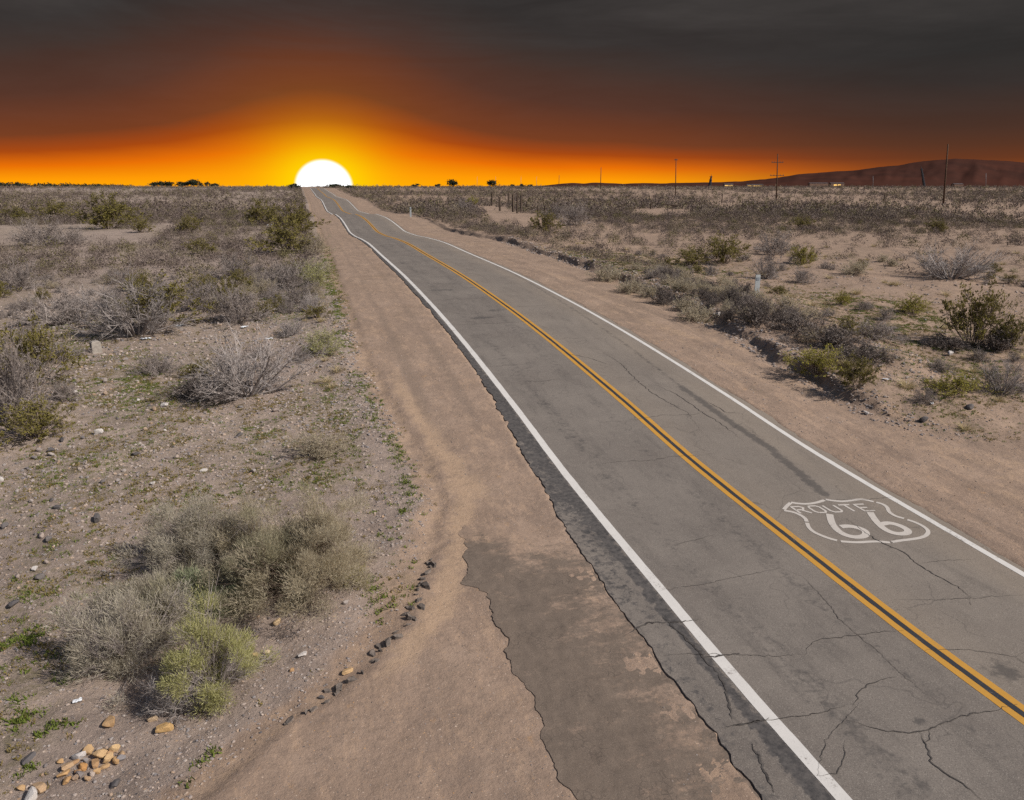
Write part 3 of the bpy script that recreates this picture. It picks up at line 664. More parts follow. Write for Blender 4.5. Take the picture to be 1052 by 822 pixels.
def mound(px, py, w, h, name, label, twig, leafm, seed, back=.3, **pr):
    X, Y, z, s = hit(px, py); X += F0[0]*back*w; Y += F0[1]*back*w; z = float(height(np.array([X]), np.array([Y]))[0])
    V1, F1, V2, F2 = puff_geo(seed, w/2, h, **pr); r = thing(name, label, 'bush', (X, Y, z), None, 0)
    link('stems', mesh_np('stems', V1, F1, [M[twig]]), r); link('foliage', mesh_np('foliage', V2, F2, [M[leafm]]), r); BUSHES.append((X, Y, w/2)); return r
def tuft_geo(seed, n=90, R=.28, H=.34, w=.012):
    rs = np.random.RandomState(seed); az = rs.uniform(0, 2*np.pi, n); lean = rs.uniform(.05, 1.0, n)**.8
    P = np.stack([np.cos(az), np.sin(az), 0*az], 1)*(.25*R*np.sqrt(rs.rand(n)))[:, None]; P[:, 2] = -.02
    D = np.stack([np.cos(az)*lean, np.sin(az)*lean, 1-.55*lean], 1); L = H*rs.uniform(.6, 1.15, n)
    A = grow(rs, P, D, L, 3, .14, -.16); S_ = np.cross(A[:, 1]-A[:, 0], np.array([0, 0, 1.]))+rs.normal(0, .02, (n, 3)); S_ /= np.linalg.norm(S_, axis=1)[:, None]
    wd = np.array([1, .8, .5, .08])*w/2
    V = np.stack([A-S_[:, None]*wd[None, :, None], A+S_[:, None]*wd[None, :, None]], 2).reshape(-1, 3)
    idx = np.arange(n*8).reshape(n, 4, 2); F = np.stack([idx[:, :-1, 0], idx[:, :-1, 1], idx[:, 1:, 1], idx[:, 1:, 0]], -1).reshape(-1, 4)
    return V, F

# kind: (parameters, twig material, leaf material)
KIND = {
 'saltbush': (dict(R=.62, H=.62, n0=46, n1=6, n2=5, elmin=4, nleaf=7500, leaf=(.034, .009), r0=.005, lump=.35, t_leaf=.1), 'twig_brown', 'salt'),
 'greybush': (dict(R=.6, H=.6, n0=44, n1=6, n2=5, elmin=6, nleaf=4200, leaf=(.034, .009), r0=.005, lump=.4, t_leaf=.1), 'twig_grey', 'greybrown'),
 'barebush': (dict(R=.6, H=.75, n0=34, n1=10, n2=8, elmin=14, elmax=80, nleaf=1500, leaf=(.035, .007), r0=.0125, rb=.32, rc=.13, lump=.35, up=.05), 'twig_white', 'greybrown'),
 'creosote': (dict(R=.6, H=.85, n0=26, n1=6, n2=5, elmin=28, elmax=86, nleaf=5200, leaf=(.034, .017), r0=.008, lump=.45, t_leaf=.3, f1=.36, f2=.5, inner=.4), 'twig_brown', 'olive'),
 'yellowbush': (dict(R=.6, H=.75, n0=40, n1=6, n2=5, elmin=12, nleaf=6500, leaf=(.036, .011), r0=.006, lump=.4, t_leaf=.1, inner=.35), 'twig_white', 'ygreen'),
 'greenbush': (dict(R=.6, H=.75, n0=36, n1=6, n2=5, elmin=12, nleaf=5200, leaf=(.034, .014), r0=.006, lump=.45, t_leaf=.1, inner=.3), 'twig_brown', 'olivebright'),
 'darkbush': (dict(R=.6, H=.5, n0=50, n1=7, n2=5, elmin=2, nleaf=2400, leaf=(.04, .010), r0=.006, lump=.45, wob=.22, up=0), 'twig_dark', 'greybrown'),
}
PROTO = {}
def proto(kind, var, big=False):
    key = (kind, var, big)
    if key in PROTO: return PROTO[key]
    pr, tm, lm = KIND[kind]; pr = dict(pr)
    V1, F1, V2, F2 = bush_geo(1000+var*37+sum(map(ord, kind)), **pr)
    allv = np.concatenate([V1, V2]); W = np.percentile(np.abs(allv[:, :2]), 97)*2; H = np.percentile(allv[:, 2], 99)
    PROTO[key] = (mesh_np('stems', V1, F1, [M[tm]]), mesh_np('foliage', V2, F2, [M[lm]]), W, H)
    return PROTO[key]
BUSHES = []     # (x, y, radius) for keeping scatter clear
def place(kind, X, Y, z, w, h, name, label, cat='bush', group=None, var=None, rz=None):
    st, fo, W, H = proto(kind, rnd.randrange(3) if var is None else var)
    r = thing(name, label, cat, (X, Y, z-.02), group, rnd.uniform(0, 6.28) if rz is None else rz)
    r.scale = (w/W, w/W, h/H)
    link('stems', st, r); link('foliage', fo, r)
    BUSHES.append((X, Y, w/2)); return r
def pbush(px, py, wp, hp, kind, name, label, group=None, **kw):
    """bush whose foot stands on the ground seen at (px, py), about wp x hp photo pixels large"""
    X, Y, z, s = hit(px, py); w = wp*s/FPX*.95
    back = .33*w; X += F0[0]*back; Y += F0[1]*back; z = float(height(np.array([X]), np.array([Y]))[0])
    pit = math.asin((HC-z)/s); h = max(.25*w, (hp*s/FPX-.55*w*math.sin(pit))/max(.5, math.cos(pit)))
    return place(kind, X, Y, z, w, h, name, label, 'bush', group, **kw)
def custom(px, py, w, h, name, label, twig, leafm, seed, back=.3, parts2=None, **pr):
    X, Y, z, s = hit(px, py); X += F0[0]*back*w; Y += F0[1]*back*w; z = float(height(np.array([X]), np.array([Y]))[0])
    V1, F1, V2, F2 = bush_geo(seed, R=w/2, H=h, **pr)
    r = thing(name, label, 'bush', (X, Y, z), None, 0)
    link('stems', mesh_np('stems', V1, F1, [M[twig]]), r)
    if len(V2): link('foliage', mesh_np('foliage', V2, F2, [M[leafm]]), r)
    BUSHES.append((X, Y, w/2)); return r

# ------------------------------------------------------------------ the clump in the left foreground (each bush its own plant)
mound(312, 632, 3.1, 1.35, 'saltbush', 'widest tan saltbush mound at the back right of the foreground clump, reaching the dirt shoulder', 'twig_brown', 'salt', 11, npuff=170, nb=340, pr=.2, L=.11, bw=.006, lump=.6)
mound(192, 604, 2.7, 1.2, 'saltbush', 'straw-topped grey saltbush at the back left of the foreground clump', 'twig_grey', 'saltgrey', 12, npuff=130, nb=340, pr=.19, L=.11, bw=.006, lump=.6)
mound(262, 632, 1.9, 1.25, 'saltbush', 'darker greenish saltbush in the middle of the foreground clump', 'twig_brown', 'saltmid', 15, npuff=110, nb=320, pr=.19, L=.11, bw=.006, lump=.6)
mound(255, 590, 1.6, 1.1, 'saltbush', 'pale saltbush bridging the two back mounds of the foreground clump', 'twig_grey', 'salt', 19, npuff=90, nb=320, pr=.19, L=.11, bw=.006, lump=.6)
mound(140, 650, 1.3, .8, 'saltbush', 'low pale bush filling the left side of the foreground clump behind the half-dead bush', 'twig_grey', 'saltgrey', 20, npuff=70, nb=280, pr=.18, L=.11, bw=.006, lump=.6)
mound(198, 645, 1.2, 1.0, 'saltbush', 'small blue-green bush between the grey mound and the yellow-green bush', 'twig_grey', 'bluegreen', 13, npuff=60, nb=230, pr=.16, L=.14, bw=.008, lump=.6)
mound(115, 706, 2.0, 1.1, 'dry_bush', 'dry grey half-dead bush at the left end of the foreground clump', 'twig_grey', 'saltgrey', 14, npuff=90, nb=170, pr=.19, L=.14, bw=.007, nstem=110, lump=.65)
mound(165, 665, 1.3, .95, 'dry_bush', 'grey twiggy bush hemmed in between the half-dead bush and the yellow-green bush', 'twig_grey', 'saltmid', 18, npuff=46, nb=180, pr=.22, nstem=80, lump=.5)
mound(207, 730, 1.65, 1.2, 'rabbitbrush', 'bright yellow-green bush with bare white twigs at its foot, front of the foreground clump', 'twig_grey', 'ygreen', 16, npuff=84, nb=270, pr=.155, L=.085, bw=.0065, elmin=8, lump=.95, nstem=90)
custom(178, 742, 1.05, .6, 'dead_bush', 'bundle of bare whitish twigs sprawling in front of the yellow-green bush', 'twig_white', 'saltgrey', 17, n0=60, n1=8, n2=5, elmin=3, elmax=65, nleaf=200, leaf=(.04, .012), r0=.007, lump=.4, base=.3)
# hand-placed bushes: px, py of the foot, width, height in photo pixels
HAND = [
 (362, 607, 30, 24, 'greenbush', 'weed_bush', 'tiny dark green bush beside the dirt shoulder, right of the foreground clump'),
 (205, 416, 84, 16, 'darkbush', 'dead_bush', 'flat dark twig layer standing in for the shadow left of the large leafless grey bush'),  # dark twig layer added where the leafless bush's shadow falls
 (326, 474, 62, 34, 'saltbush', 'saltbush', 'small tan bush among green weeds left of the dirt shoulder, up-road of the foreground clump'),
 (243, 419, 104, 74, 'barebush', 'dead_bush', 'large leafless grey bush fanning out over a dark twig layer laid in its shadow'),
 (328, 368, 44, 30, 'yellowbush', 'rabbitbrush', 'yellow-green low bush touching the left dirt shoulder'),
 (323, 329, 26, 16, 'creosote', 'creosote_bush', 'tiny dark olive bush standing alone at the left shoulder beside grass'),
 (124, 353, 84, 60, 'barebush', 'dead_bush', 'pale bare branching bush in front of a dark olive creosote and beside the concrete stub'),
 (152, 342, 78, 54, 'creosote', 'creosote_bush', 'dark olive creosote directly behind the pale bare bush'),
 (22, 460, 66, 42, 'creosote', 'creosote_bush', 'low dark olive creosote at the left frame edge, lowest of that edge'),
 (0, 438, 62, 84, 'greybush', 'scrub_bush', 'tall grey twiggy bush cut by the left frame edge'),
 (18, 404, 66, 64, 'creosote', 'creosote_bush', 'olive creosote behind the tall grey twiggy bush at the left frame edge'),
 (236, 336, 64, 42, 'greybush', 'scrub_bush', 'purple-grey bush with dark foot left of the green grass patch'),
 (225, 312, 40, 26, 'creosote', 'creosote_bush', 'olive creosote sitting behind the purple-grey bush'),
 (301, 316, 42, 26, 'greybush', 'scrub_bush', 'grey bush right behind the green grass patch near the left shoulder'),
 (318, 296, 40, 28, 'yellowbush', 'rabbitbrush', 'yellow-green bush by the left shoulder near a bleached stick'),
 (292, 300, 50, 32, 'greybush', 'scrub_bush', 'wide grey bush left of the yellow-green one by the stick'),
 (155, 388, 46, 26, 'greybush', 'scrub_bush', 'small brown-grey bush alone on stony ground in front of the pale bare bush'),
 (58, 375, 40, 20, 'greybush', 'scrub_bush', 'small low grey bush left of the concrete stub'),
 (52, 338, 76, 36, 'greybush', 'scrub_bush', 'broad low brownish bush left of the pale bare bush'),
 (288, 262, 56, 34, 'creosote', 'creosote_bush', 'largest dark olive creosote beside the far left shoulder'),
 (302, 240, 42, 28, 'creosote', 'creosote_bush', 'dark olive creosote beyond the largest one along the left shoulder'),
 (268, 232, 40, 24, 'creosote', 'creosote_bush', 'brownish olive creosote left of the pair along the far left shoulder'),
 (103, 236, 48, 32, 'creosote', 'creosote_bush', 'tall tan-olive bush at the right end of the pale bare flat'),
 (118, 228, 30, 20, 'creosote', 'creosote_bush', 'darker olive bush tucked behind the tall tan-olive bush'),
 (50, 226, 34, 17, 'creosote', 'creosote_bush', 'dark olive bush on the far side of the pale bare flat'),
 (8, 228, 26, 14, 'creosote', 'creosote_bush', 'olive bush at the left frame edge beyond the pale bare flat'),
 (32, 254, 44, 24, 'greybush', 'scrub_bush', 'grey-brown bush on the near side of the pale bare flat'),
 (68, 252, 30, 18, 'greybush', 'scrub_bush', 'smaller grey bush on the near side of the pale bare flat'),
 (193, 240, 24, 20, 'creosote', 'creosote_bush', 'yellowish olive bush alone in grey scrub left of the road'),
 (143, 240, 20, 14, 'creosote', 'creosote_bush', 'small olive bush right of the tall tan-olive bush'),
 (205, 262, 30, 18, 'creosote', 'creosote_bush', 'rounded brown-olive bush in the middle of the left scrub'),
 (10, 300, 40, 28, 'greybush', 'scrub_bush', 'purplish grey bush near the left frame edge'),
 (240, 288, 44, 26, 'greybush', 'scrub_bush', 'grey scrub bush between the pale bare bush and the left shoulder'),
 (200, 322, 44, 32, 'greybush', 'scrub_bush', 'purple-grey bush close right of the dark olive creosote'),
 (322, 262, 28, 20, 'saltbush', 'saltbush', 'tan bush on the left shoulder next to the largest creosote'),
 (323, 282, 30, 20, 'saltbush', 'saltbush', 'ochre-tan bush on the left shoulder above the yellow-green bush'),
 (846, 391, 52, 31, 'greenbush', 'rabbitbrush', 'bright yellow-green bush at the edge of the right dirt verge'),
 (884, 406, 38, 35, 'creosote', 'creosote_bush', 'darker green bush right beside the bright yellow-green one on the right'),
 (1010, 362, 54, 58, 'creosote', 'creosote_bush', 'tallest olive creosote standing in grass at the right'),
 (1044, 362, 30, 36, 'creosote', 'creosote_bush', 'olive creosote cut by the right frame edge'),
 (990, 411, 48, 24, 'greenbush', 'creosote_bush', 'low spreading olive bush before the tallest creosote'),
 (1036, 410, 36, 34, 'barebush', 'dead_bush', 'sparse grey twigs right of the low spreading olive bush'),
 (968, 385, 26, 14, 'greybush', 'scrub_bush', 'small pale grey mound of a bush below the green grass'),
 (980, 362, 40, 16, 'darkbush', 'dead_bush', 'dark twiggy heap left at the foot of the tallest creosote'),
 (1035, 364, 40, 22, 'darkbush', 'dead_bush', 'dark dead brush right at the foot of the tallest creosote'),
 (752, 331, 22, 16, 'darkbush', 'dead_bush', 'dark brush lump at the up-road end of the dead brush row'),
 (785, 337, 46, 30, 'darkbush', 'dead_bush', 'big dark dead bush just below the white marker post'),
 (822, 347, 56, 26, 'darkbush', 'dead_bush', 'dark dead brush heap right of the big dark bush'),
 (862, 362, 64, 28, 'darkbush', 'dead_bush', 'low black-brown brush heap behind the yellow-green bush'),
 (905, 352, 60, 22, 'greybush', 'dead_bush', 'grey twig pile over the gravelly mound'),
 (900, 378, 56, 22, 'darkbush', 'dead_bush', 'thin brush lying on the gravelly mound'),
 (746, 273, 46, 30, 'creosote', 'creosote_bush', 'dark olive creosote on the right flat, taller of two side by side'),
 (711, 275, 38, 20, 'creosote', 'creosote_bush', 'lower olive creosote left of the taller one on the right flat'),
 (990, 290, 66, 32, 'barebush', 'dead_bush', 'wide grey-purple bare bush on the right flat'),
 (800, 263, 40, 24, 'greybush', 'scrub_bush', 'grey-olive rounded bush on the right flat behind the creosote'),
 (828, 272, 24, 18, 'greenbush', 'creosote_bush', 'yellowish sparse bush right of the grey-olive rounded bush'),
 (789, 288, 24, 24, 'barebush', 'dead_bush', 'thin grey upright bush behind the white marker post'),
 (826, 292, 24, 16, 'greybush', 'scrub_bush', 'small grey bush right of the white marker post'),
 (943, 324, 32, 20, 'greenbush', 'creosote_bush', 'loose yellow-olive bush left of the tallest creosote'),
 (868, 314, 18, 14, 'greenbush', 'creosote_bush', 'thin olive sprig on the grassy flat right of the marker post'),
 (882, 284, 26, 14, 'saltbush', 'saltbush', 'tan round bush in the middle of the right flat'),
 (718, 332, 36, 22, 'saltbush', 'saltbush', 'straw-tan bush on the bank before the dark brush row'),
 (683, 314, 28, 20, 'darkbush', 'dead_bush', 'dark round bush on the right bank'),
 (708, 318, 30, 18, 'saltbush', 'saltbush', 'tan bush with a grey top between the dark round bush and the brush row'),
 (650, 302, 30, 18, 'saltbush', 'saltbush', 'pale tan bush on the right bank beyond the dark round bush'),
 (668, 306, 22, 14, 'saltbush', 'saltbush', 'straw bush close to the pale tan one on the right bank'),
 (625, 290, 34, 20, 'saltbush', 'saltbush', 'tan-grey clump of a bush on the right bank halfway to the far fence posts'),
 (560, 242, 30, 24, 'creosote', 'creosote_bush', 'olive creosote in front of the far wooden fence posts'),
 (592, 232, 34, 24, 'greybush', 'scrub_bush', 'grey bush behind the creosote by the fence posts'),
 (575, 225, 26, 16, 'greybush', 'scrub_bush', 'low grey bush right of the far fence posts'),
 (484, 212, 14, 10, 'greenbush', 'creosote_bush', 'small olive bush left of the far fence posts'),
 (477, 218, 24, 14, 'greybush', 'scrub_bush', 'grey bush left of the far fence posts'),
 (826, 236, 24, 12, 'creosote', 'creosote_bush', 'olive bush in the grey scrub below the tall bare pole'),
 (966, 240, 20, 12, 'creosote', 'creosote_bush', 'round olive bush just below the foot of the tall leaning pole'),
]
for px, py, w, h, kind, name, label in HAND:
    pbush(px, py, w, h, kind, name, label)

# ------------------------------------------------------------------ scattered scrub
def pix(X, Y, Z):
    p = np.stack([X, Y, Z-HC], -1); D = p@FV
    return 526+FPX*(p@RV)/D, 411-FPX*(p@UV)/D, D
bare = [hit(*p)[:2] for p in ((0, 236), (95, 236), (190, 244), (0, 250))]
BARX = hit(165, 243)[0]
BARE = (min(b[1] for b in bare)-4, max(b[1] for b in bare)+6)
rsS = np.random.RandomState(77)
def scatter(n, y0, y1, pw=1.0, xlim=1e9):
    d = y0*(y1/y0)**(rsS.rand(n)**pw); a = PSI+rsS.uniform(rad(-37), rad(37), n)
    X = d*np.sin(a); Y = d*np.cos(a); return X, Y
CLEAR = [hit(*p)[:3] for p in ((505, 213), (515, 217), (527, 219.5), (536, 220), (692, 216.5), (742, 210), (559, 224), (668, 215))]
def free(X, Y, m=.3):
    px, vx = pull_x(Y), verge_x(Y)
    ok = ((X < px-1.3-m) | (X > vx+.75+m))
    ok &= ~((X < BARX) & (Y > BARE[0]) & (Y < BARE[1]) & (fbm(X*.05, Y*.08, 611) < .62))
    for cx, cy, _ in CLEAR:      # open ground in front of the far posts
        n = math.hypot(cx, cy); al = ((cx-X)*cx+(cy-Y)*cy)/n; la = ((cx-X)*cy-(cy-Y)*cx)/n
        ok &= ~((al > -1.5) & (al < 26) & (np.abs(la) < 3.2))
    return ok
cand = []
X, Y = scatter(14000, 22, 135, .62)
yb = 24*(130/24)**rsS.rand(900); X = np.concatenate([X, verge_x(yb)+.9+np.abs(rsS.normal(0, 1.5, 900))]); Y = np.concatenate([Y, yb])
ok = free(X, Y, -.1); X, Y = X[ok], Y[ok]
dens = np.where(X < 5, np.interp(Y, [22, 34, 45, 70, 135], [.03, .25, .8, 1, 1]), np.interp(Y+.15*X, [22, 45, 80, 95, 140], [.05, .12, .30, .9, 1]))
bank = np.exp(-((X-verge_x(Y)-2.1)/1.6)**2)*(Y > 27); dens = np.where(bank > .35, np.maximum(dens, bank*1.6), dens*.7)
clump = sm(.36, .60, fbm(X*.09, Y*.09, 600))*np.where(X < 5, .6, .9)+np.where(X < 5, .4, .1)
pickm = rsS.rand(len(X)) < dens*clump
X, Y, bank = X[pickm], Y[pickm], bank[pickm]
order = np.argsort(np.hypot(X, Y)); X, Y, bank = X[order], Y[order], bank[order]
Zc = height(X, Y); U_, V_, D_ = pix(X, Y, Zc)
GRP = {
 ('L', 'greybush'): ('scrub_bush', 'grey-brown scrub bush scattered over the stony flat left of the road', 'grey scrub bushes left of the road'),
 ('L', 'creosote'): ('creosote_bush', 'small olive creosote scattered among the grey scrub left of the road', 'small creosote bushes left of the road'),
 ('L', 'barebush'): ('dead_bush', 'bare pale twiggy bush scattered among the scrub left of the road', 'bare bushes left of the road'),
 ('L', 'saltbush'): ('saltbush', 'tan rounded saltbush scattered among the scrub left of the road', 'tan saltbushes left of the road'),
 ('R', 'greybush'): ('scrub_bush', 'grey-brown scrub bush scattered over the wide flat right of the road', 'grey scrub bushes right of the road'),
 ('R', 'creosote'): ('creosote_bush', 'small olive creosote scattered over the wide flat right of the road', 'small creosote bushes right of the road'),
 ('R', 'barebush'): ('dead_bush', 'bare pale twiggy bush scattered over the wide flat right of the road', 'bare bushes right of the road'),
 ('R', 'saltbush'): ('saltbush', 'tan rounded saltbush scattered over the wide flat right of the road', 'tan saltbushes right of the road'),
 ('B', 'greybush'): ('scrub_bush', 'grey-brown bush in the brushy row along the right road bank', 'grey bushes along the right road bank'),
 ('B', 'darkbush'): ('dead_bush', 'dark dead bush in the brushy row along the right road bank', 'dark dead bushes along the right road bank'),
 ('B', 'saltbush'): ('saltbush', 'straw-tan bush in the brushy row along the right road bank', 'tan bushes along the right road bank'),
}
SP = []; nB = 0; LEFT = []
def clear(x, y, r):
    for bx, by, br in BUSHES:
        if (bx-x)**2+(by-y)**2 < (.75*(br+r))**2: return False
    return True
cnt = {'L': 0, 'R': 0, 'B': 0}; CAP = {'L': 110, 'R': 60, 'B': 75}
for x, y, z, b_, uu_, vv_ in zip(X, Y, Zc, bank, U_, V_):
    if not (-20 < uu_ < 1072 and vv_ < 830): continue
    side = 'L' if x < 5 else ('B' if b_ > .35 else 'R')
    q = rsS.rand()
    kind = ('greybush' if q < .58 else 'barebush' if q < .68 else 'saltbush' if q < .84 else 'creosote') if side != 'B' else ('saltbush' if q < .45 else 'greybush' if q < .72 else 'darkbush')
    w = rsS.uniform(.55, 1.35)*(1.25 if kind == 'creosote' else 1)*(.75 if side == 'R' else 1)*(1.1 if y > 60 else .9)
    if not clear(x, y, w/2): continue
    if cnt[side] >= CAP[side]: LEFT.append((x, y, z, w, kind)); BUSHES.append((x, y, w/2)); continue
    cnt[side] += 1; name, label, grp = GRP[(side, kind)]
    place(kind, x, y, float(z), w, w*rsS.uniform(.5, .8)*(1.15 if kind == 'creosote' else 1), name, label, 'bush', grp)
# straw tufts on the right flat and along both shoulders
tufts = []
for k in range(3):
    V, F = tuft_geo(700+k, 110); tufts.append(mesh_np('dry_grass_tuft', V, F, [M['straw']]))
def tuft(x, y, z, s, label, grp):
    o = link('grass_tuft', tufts[rnd.randrange(3)]); o.location = (x, y, z-.01); o.rotation_euler = (0, 0, rnd.uniform(0, 6.28)); o.scale = (s*1.15, s*1.15, s*.85)
    tag(o, label, 'grass tuft', grp); BUSHES.append((x, y, s*.25))
nt = 0
X, Y = scatter(2600, 23, 75, .75); ok = free(X, Y, -.15) & (X > 14); X, Y = X[ok], Y[ok]; Zc = height(X, Y)
pr = np.where(X-verge_x(Y) < 3, .9, .35)
for x, y, z, p_ in zip(X, Y, Zc, pr):
    if rsS.rand() > p_ or not clear(x, y, .1): continue
    onb = x-float(verge_x(y)) < 3
    tuft(x, y, float(z), rsS.uniform(.7, 1.5), *(('small straw grass tuft on the bank of the right dirt verge', 'straw tufts on the right bank') if onb else ('small straw grass tuft out on the right desert flat', 'straw tufts on the right flat'))); nt += 1
    if nt >= 105: break
nt = 0
for i in range(400):
    y = 24*(110/24)**rsS.rand(); x = float(pull_x(y))-rsS.uniform(.7, 2.2)
    if not clear(x, y, .1): continue
    tuft(x, y, float(height(np.array([x]), np.array([y]))[0]), rsS.uniform(.5, 1.2), 'small straw grass tuft along the left dirt shoulder', 'straw tufts on the left shoulder'); nt += 1
    if nt >= 30: break

# far scrub that reads as one mass, three tones
def far_template(seed, n, R=.5, H=.55, sz=None):
    sz = sz or (.14 if n < 100 else .075)
    rs = np.random.RandomState(seed); d = rs.normal(0, 1, (n, 3)); d[:, 2] = np.abs(d[:, 2]); d /= np.linalg.norm(d, axis=1)[:, None]
    r = (.45+.55*rs.rand(n))*(.75+.5*vnoise(d[:, 0]*2+seed, d[:, 1]*2, seed)); C = d*r[:, None]*np.array([R, R, H])+np.array([0, 0, .05])
    return quads(rs, C, d, sz, sz*.6)
def mass(name, label, mat, P, n, seed):
    T = [far_template(seed+k, n) for k in range(6)]; V, F, base = [], [], 0; rs = np.random.RandomState(seed)
    for x, y, z, w, h in P:
        tv, tf = T[rs.randint(6)]; a = rs.uniform(0, 6.28); c, s = math.cos(a)*w, math.sin(a)*w
        V.append(np.stack([tv[:, 0]*c-tv[:, 1]*s+x, tv[:, 0]*s+tv[:, 1]*c+y, tv[:, 2]*h/.6+z], 1)); F.append(tf+base); base += len(tv)
    tag(link(name, mesh_np(name, np.concatenate(V), np.concatenate(F), [M[mat]])), label, kind='stuff')
FP = {'scrub': [], 'scrubolive': [], 'scrubtan': []}
for x, y, z, w, kind in LEFT:
    FP['scrubolive' if kind == 'creosote' else 'scrubtan' if kind == 'saltbush' else 'scrub'].append((x, y, z, w, w*.6))
NEAR = {k: list(v) for k, v in FP.items()}; FP = {k: [] for k in FP}
FN = {k: [] for k in FP}
for n_, y0, y1, smin, smax in ((13000, 46, 150, .45, 1.5), (22000, 115, 450, .9, 2.4), (9000, 420, 1800, 1.6, 4.0), (3500, 1700, 5000, 3, 6)):
    X, Y = scatter(n_, y0, y1, .8); ok = free(X, Y) & (np.hypot(X, Y) > 48)
    ok &= ~((X > 5) & (Y+.15*X < 82) & (rsS.rand(len(X)) < np.interp(Y+.15*X, [50, 82], [.86, .55])))
    ok &= (rsS.rand(len(X)) < (.22+.95*sm(.38, .60, fbm(X*.03, Y*.014, 620)))); X, Y = X[ok], Y[ok]; Zc = height(X, Y)
    for x, y, z in zip(X, Y, Zc):
        q = rsS.rand(); w = rsS.uniform(smin, smax); (FN if math.hypot(x, y) < 135 else FP)['scrub' if q < .68 else 'scrubolive' if q < .80 else 'scrubtan'].append((x, y, z, w, w*rsS.uniform(.45, .75)))
# brush lining both far shoulders up to the crest
for i in range(1500):
    y = 110*(620/110)**rsS.rand(); left = rsS.rand() < .45
    x = float(pull_x(y))-1.6-rsS.exponential(2.2) if left else float(verge_x(y))+.2+rsS.exponential(2.4)
    w = rsS.uniform(.6, 1.7); FP[('scrub', 'scrubtan', 'scrubolive')[rsS.choice(3, p=[.5, .28, .22])]].append((x, y, float(height(np.array([x]), np.array([y]))[0]), w, w*.65))
for key, lab in (('scrub', 'grey-brown scrub covering the plain to the horizon'), ('scrubolive', 'olive scrub dotted over the plain to the horizon'), ('scrubtan', 'dry tan scrub dotted over the plain to the horizon')):
    mass('distant_scrub', lab, key, FP[key], 40, 800+len(key))
    mass('middle_scrub', lab.replace('to the horizon', 'in the middle distance').replace('covering', 'standing on'), key, NEAR[key]+FN[key], 150, 830+len(key))

# low green and drying weeds, grass too small to count
def weeds(name, label, mat, blobs, per, seed, L=.07, reach=1.0):
    rs = np.random.RandomState(seed); C = []
    for bx, by, rx, ry, s in blobs:
        n = int(min(3000, per*rx*ry*math.pi)); q = rs.normal(0, .55, (n, 2)); x = bx+q[:, 0]*rx*reach; y = by+q[:, 1]*ry*reach
        k = (x < pull_x(y)-.05) | (x > verge_x(y)+.15); k &= fbm(x*1.6, y*1.6, seed) > .47
        C.append(np.stack([x[k], y[k]], 1))
    C = np.concatenate(C); z = height(C[:, 0], C[:, 1]); nb = 9; V, F = [], []
    m = len(C); P = np.repeat(np.concatenate([C, z[:, None]], 1), nb, 0); P[:, :2] += rs.normal(0, .035, (m*nb, 2))
    D = rs.normal(0, .7, (m*nb, 3)); D[:, 2] = np.abs(D[:, 2])+.45; D /= np.linalg.norm(D, axis=1)[:, None]
    sz = np.repeat(rs.uniform(.5, 1.5, m), nb)*L
    b = np.cross(D, rs.normal(0, 1, D.shape)); b /= np.linalg.norm(b, axis=1)[:, None]; sz = sz[:, None]
    V = np.stack([P-b*sz*.1, P+b*sz*.1, P+D*sz*.6+b*sz*.15, P+D*sz, P+D*sz*.6-b*sz*.15], 1).reshape(-1, 3)
    tag(link(name, mesh_np(name, V, np.arange(m*nb*5).reshape(-1, 5), [M[mat]])), label, kind='stuff')
weeds('green_weeds', 'low green weeds in patches on the desert soil', 'weed', GREEN, 44, 901, .042)
weeds('dry_weeds', 'low drying brownish weeds scattered on the stony soil', 'dryweed', GREEN+blobs_world([(120, 430, 120, 40), (90, 530, 90, 50), (230, 470, 90, 30), (60, 620, 60, 60), (300, 420, 60, 40)]), 40, 902, .04, 1.6)
EDGE = [(float(pull_x(y))-.75, y, .28, 1.0, 12) for y in np.arange(12, 60, 1.5)]
weeds('shoulder_weeds', 'thin line of green weeds along the left dirt shoulder', 'weed', EDGE, 60, 903, .05)
SPR = blobs_world([(20, 735, 16, 8), (48, 752, 12, 6), (12, 700, 14, 8), (60, 700, 14, 6), (10, 660, 12, 8), (30, 790, 10, 6), (210, 778, 12, 7), (178, 812, 14, 8), (222, 700, 10, 6), (300, 660, 7, 4), (288, 655, 7, 4), (75, 740, 14, 6), (35, 612, 9, 5), (36, 655, 12, 8), (250, 672, 8, 4)])
weeds('weed_sprigs', 'small green sprigs on the bare dirt bank', 'weed', SPR, 110, 904, .055, .8)

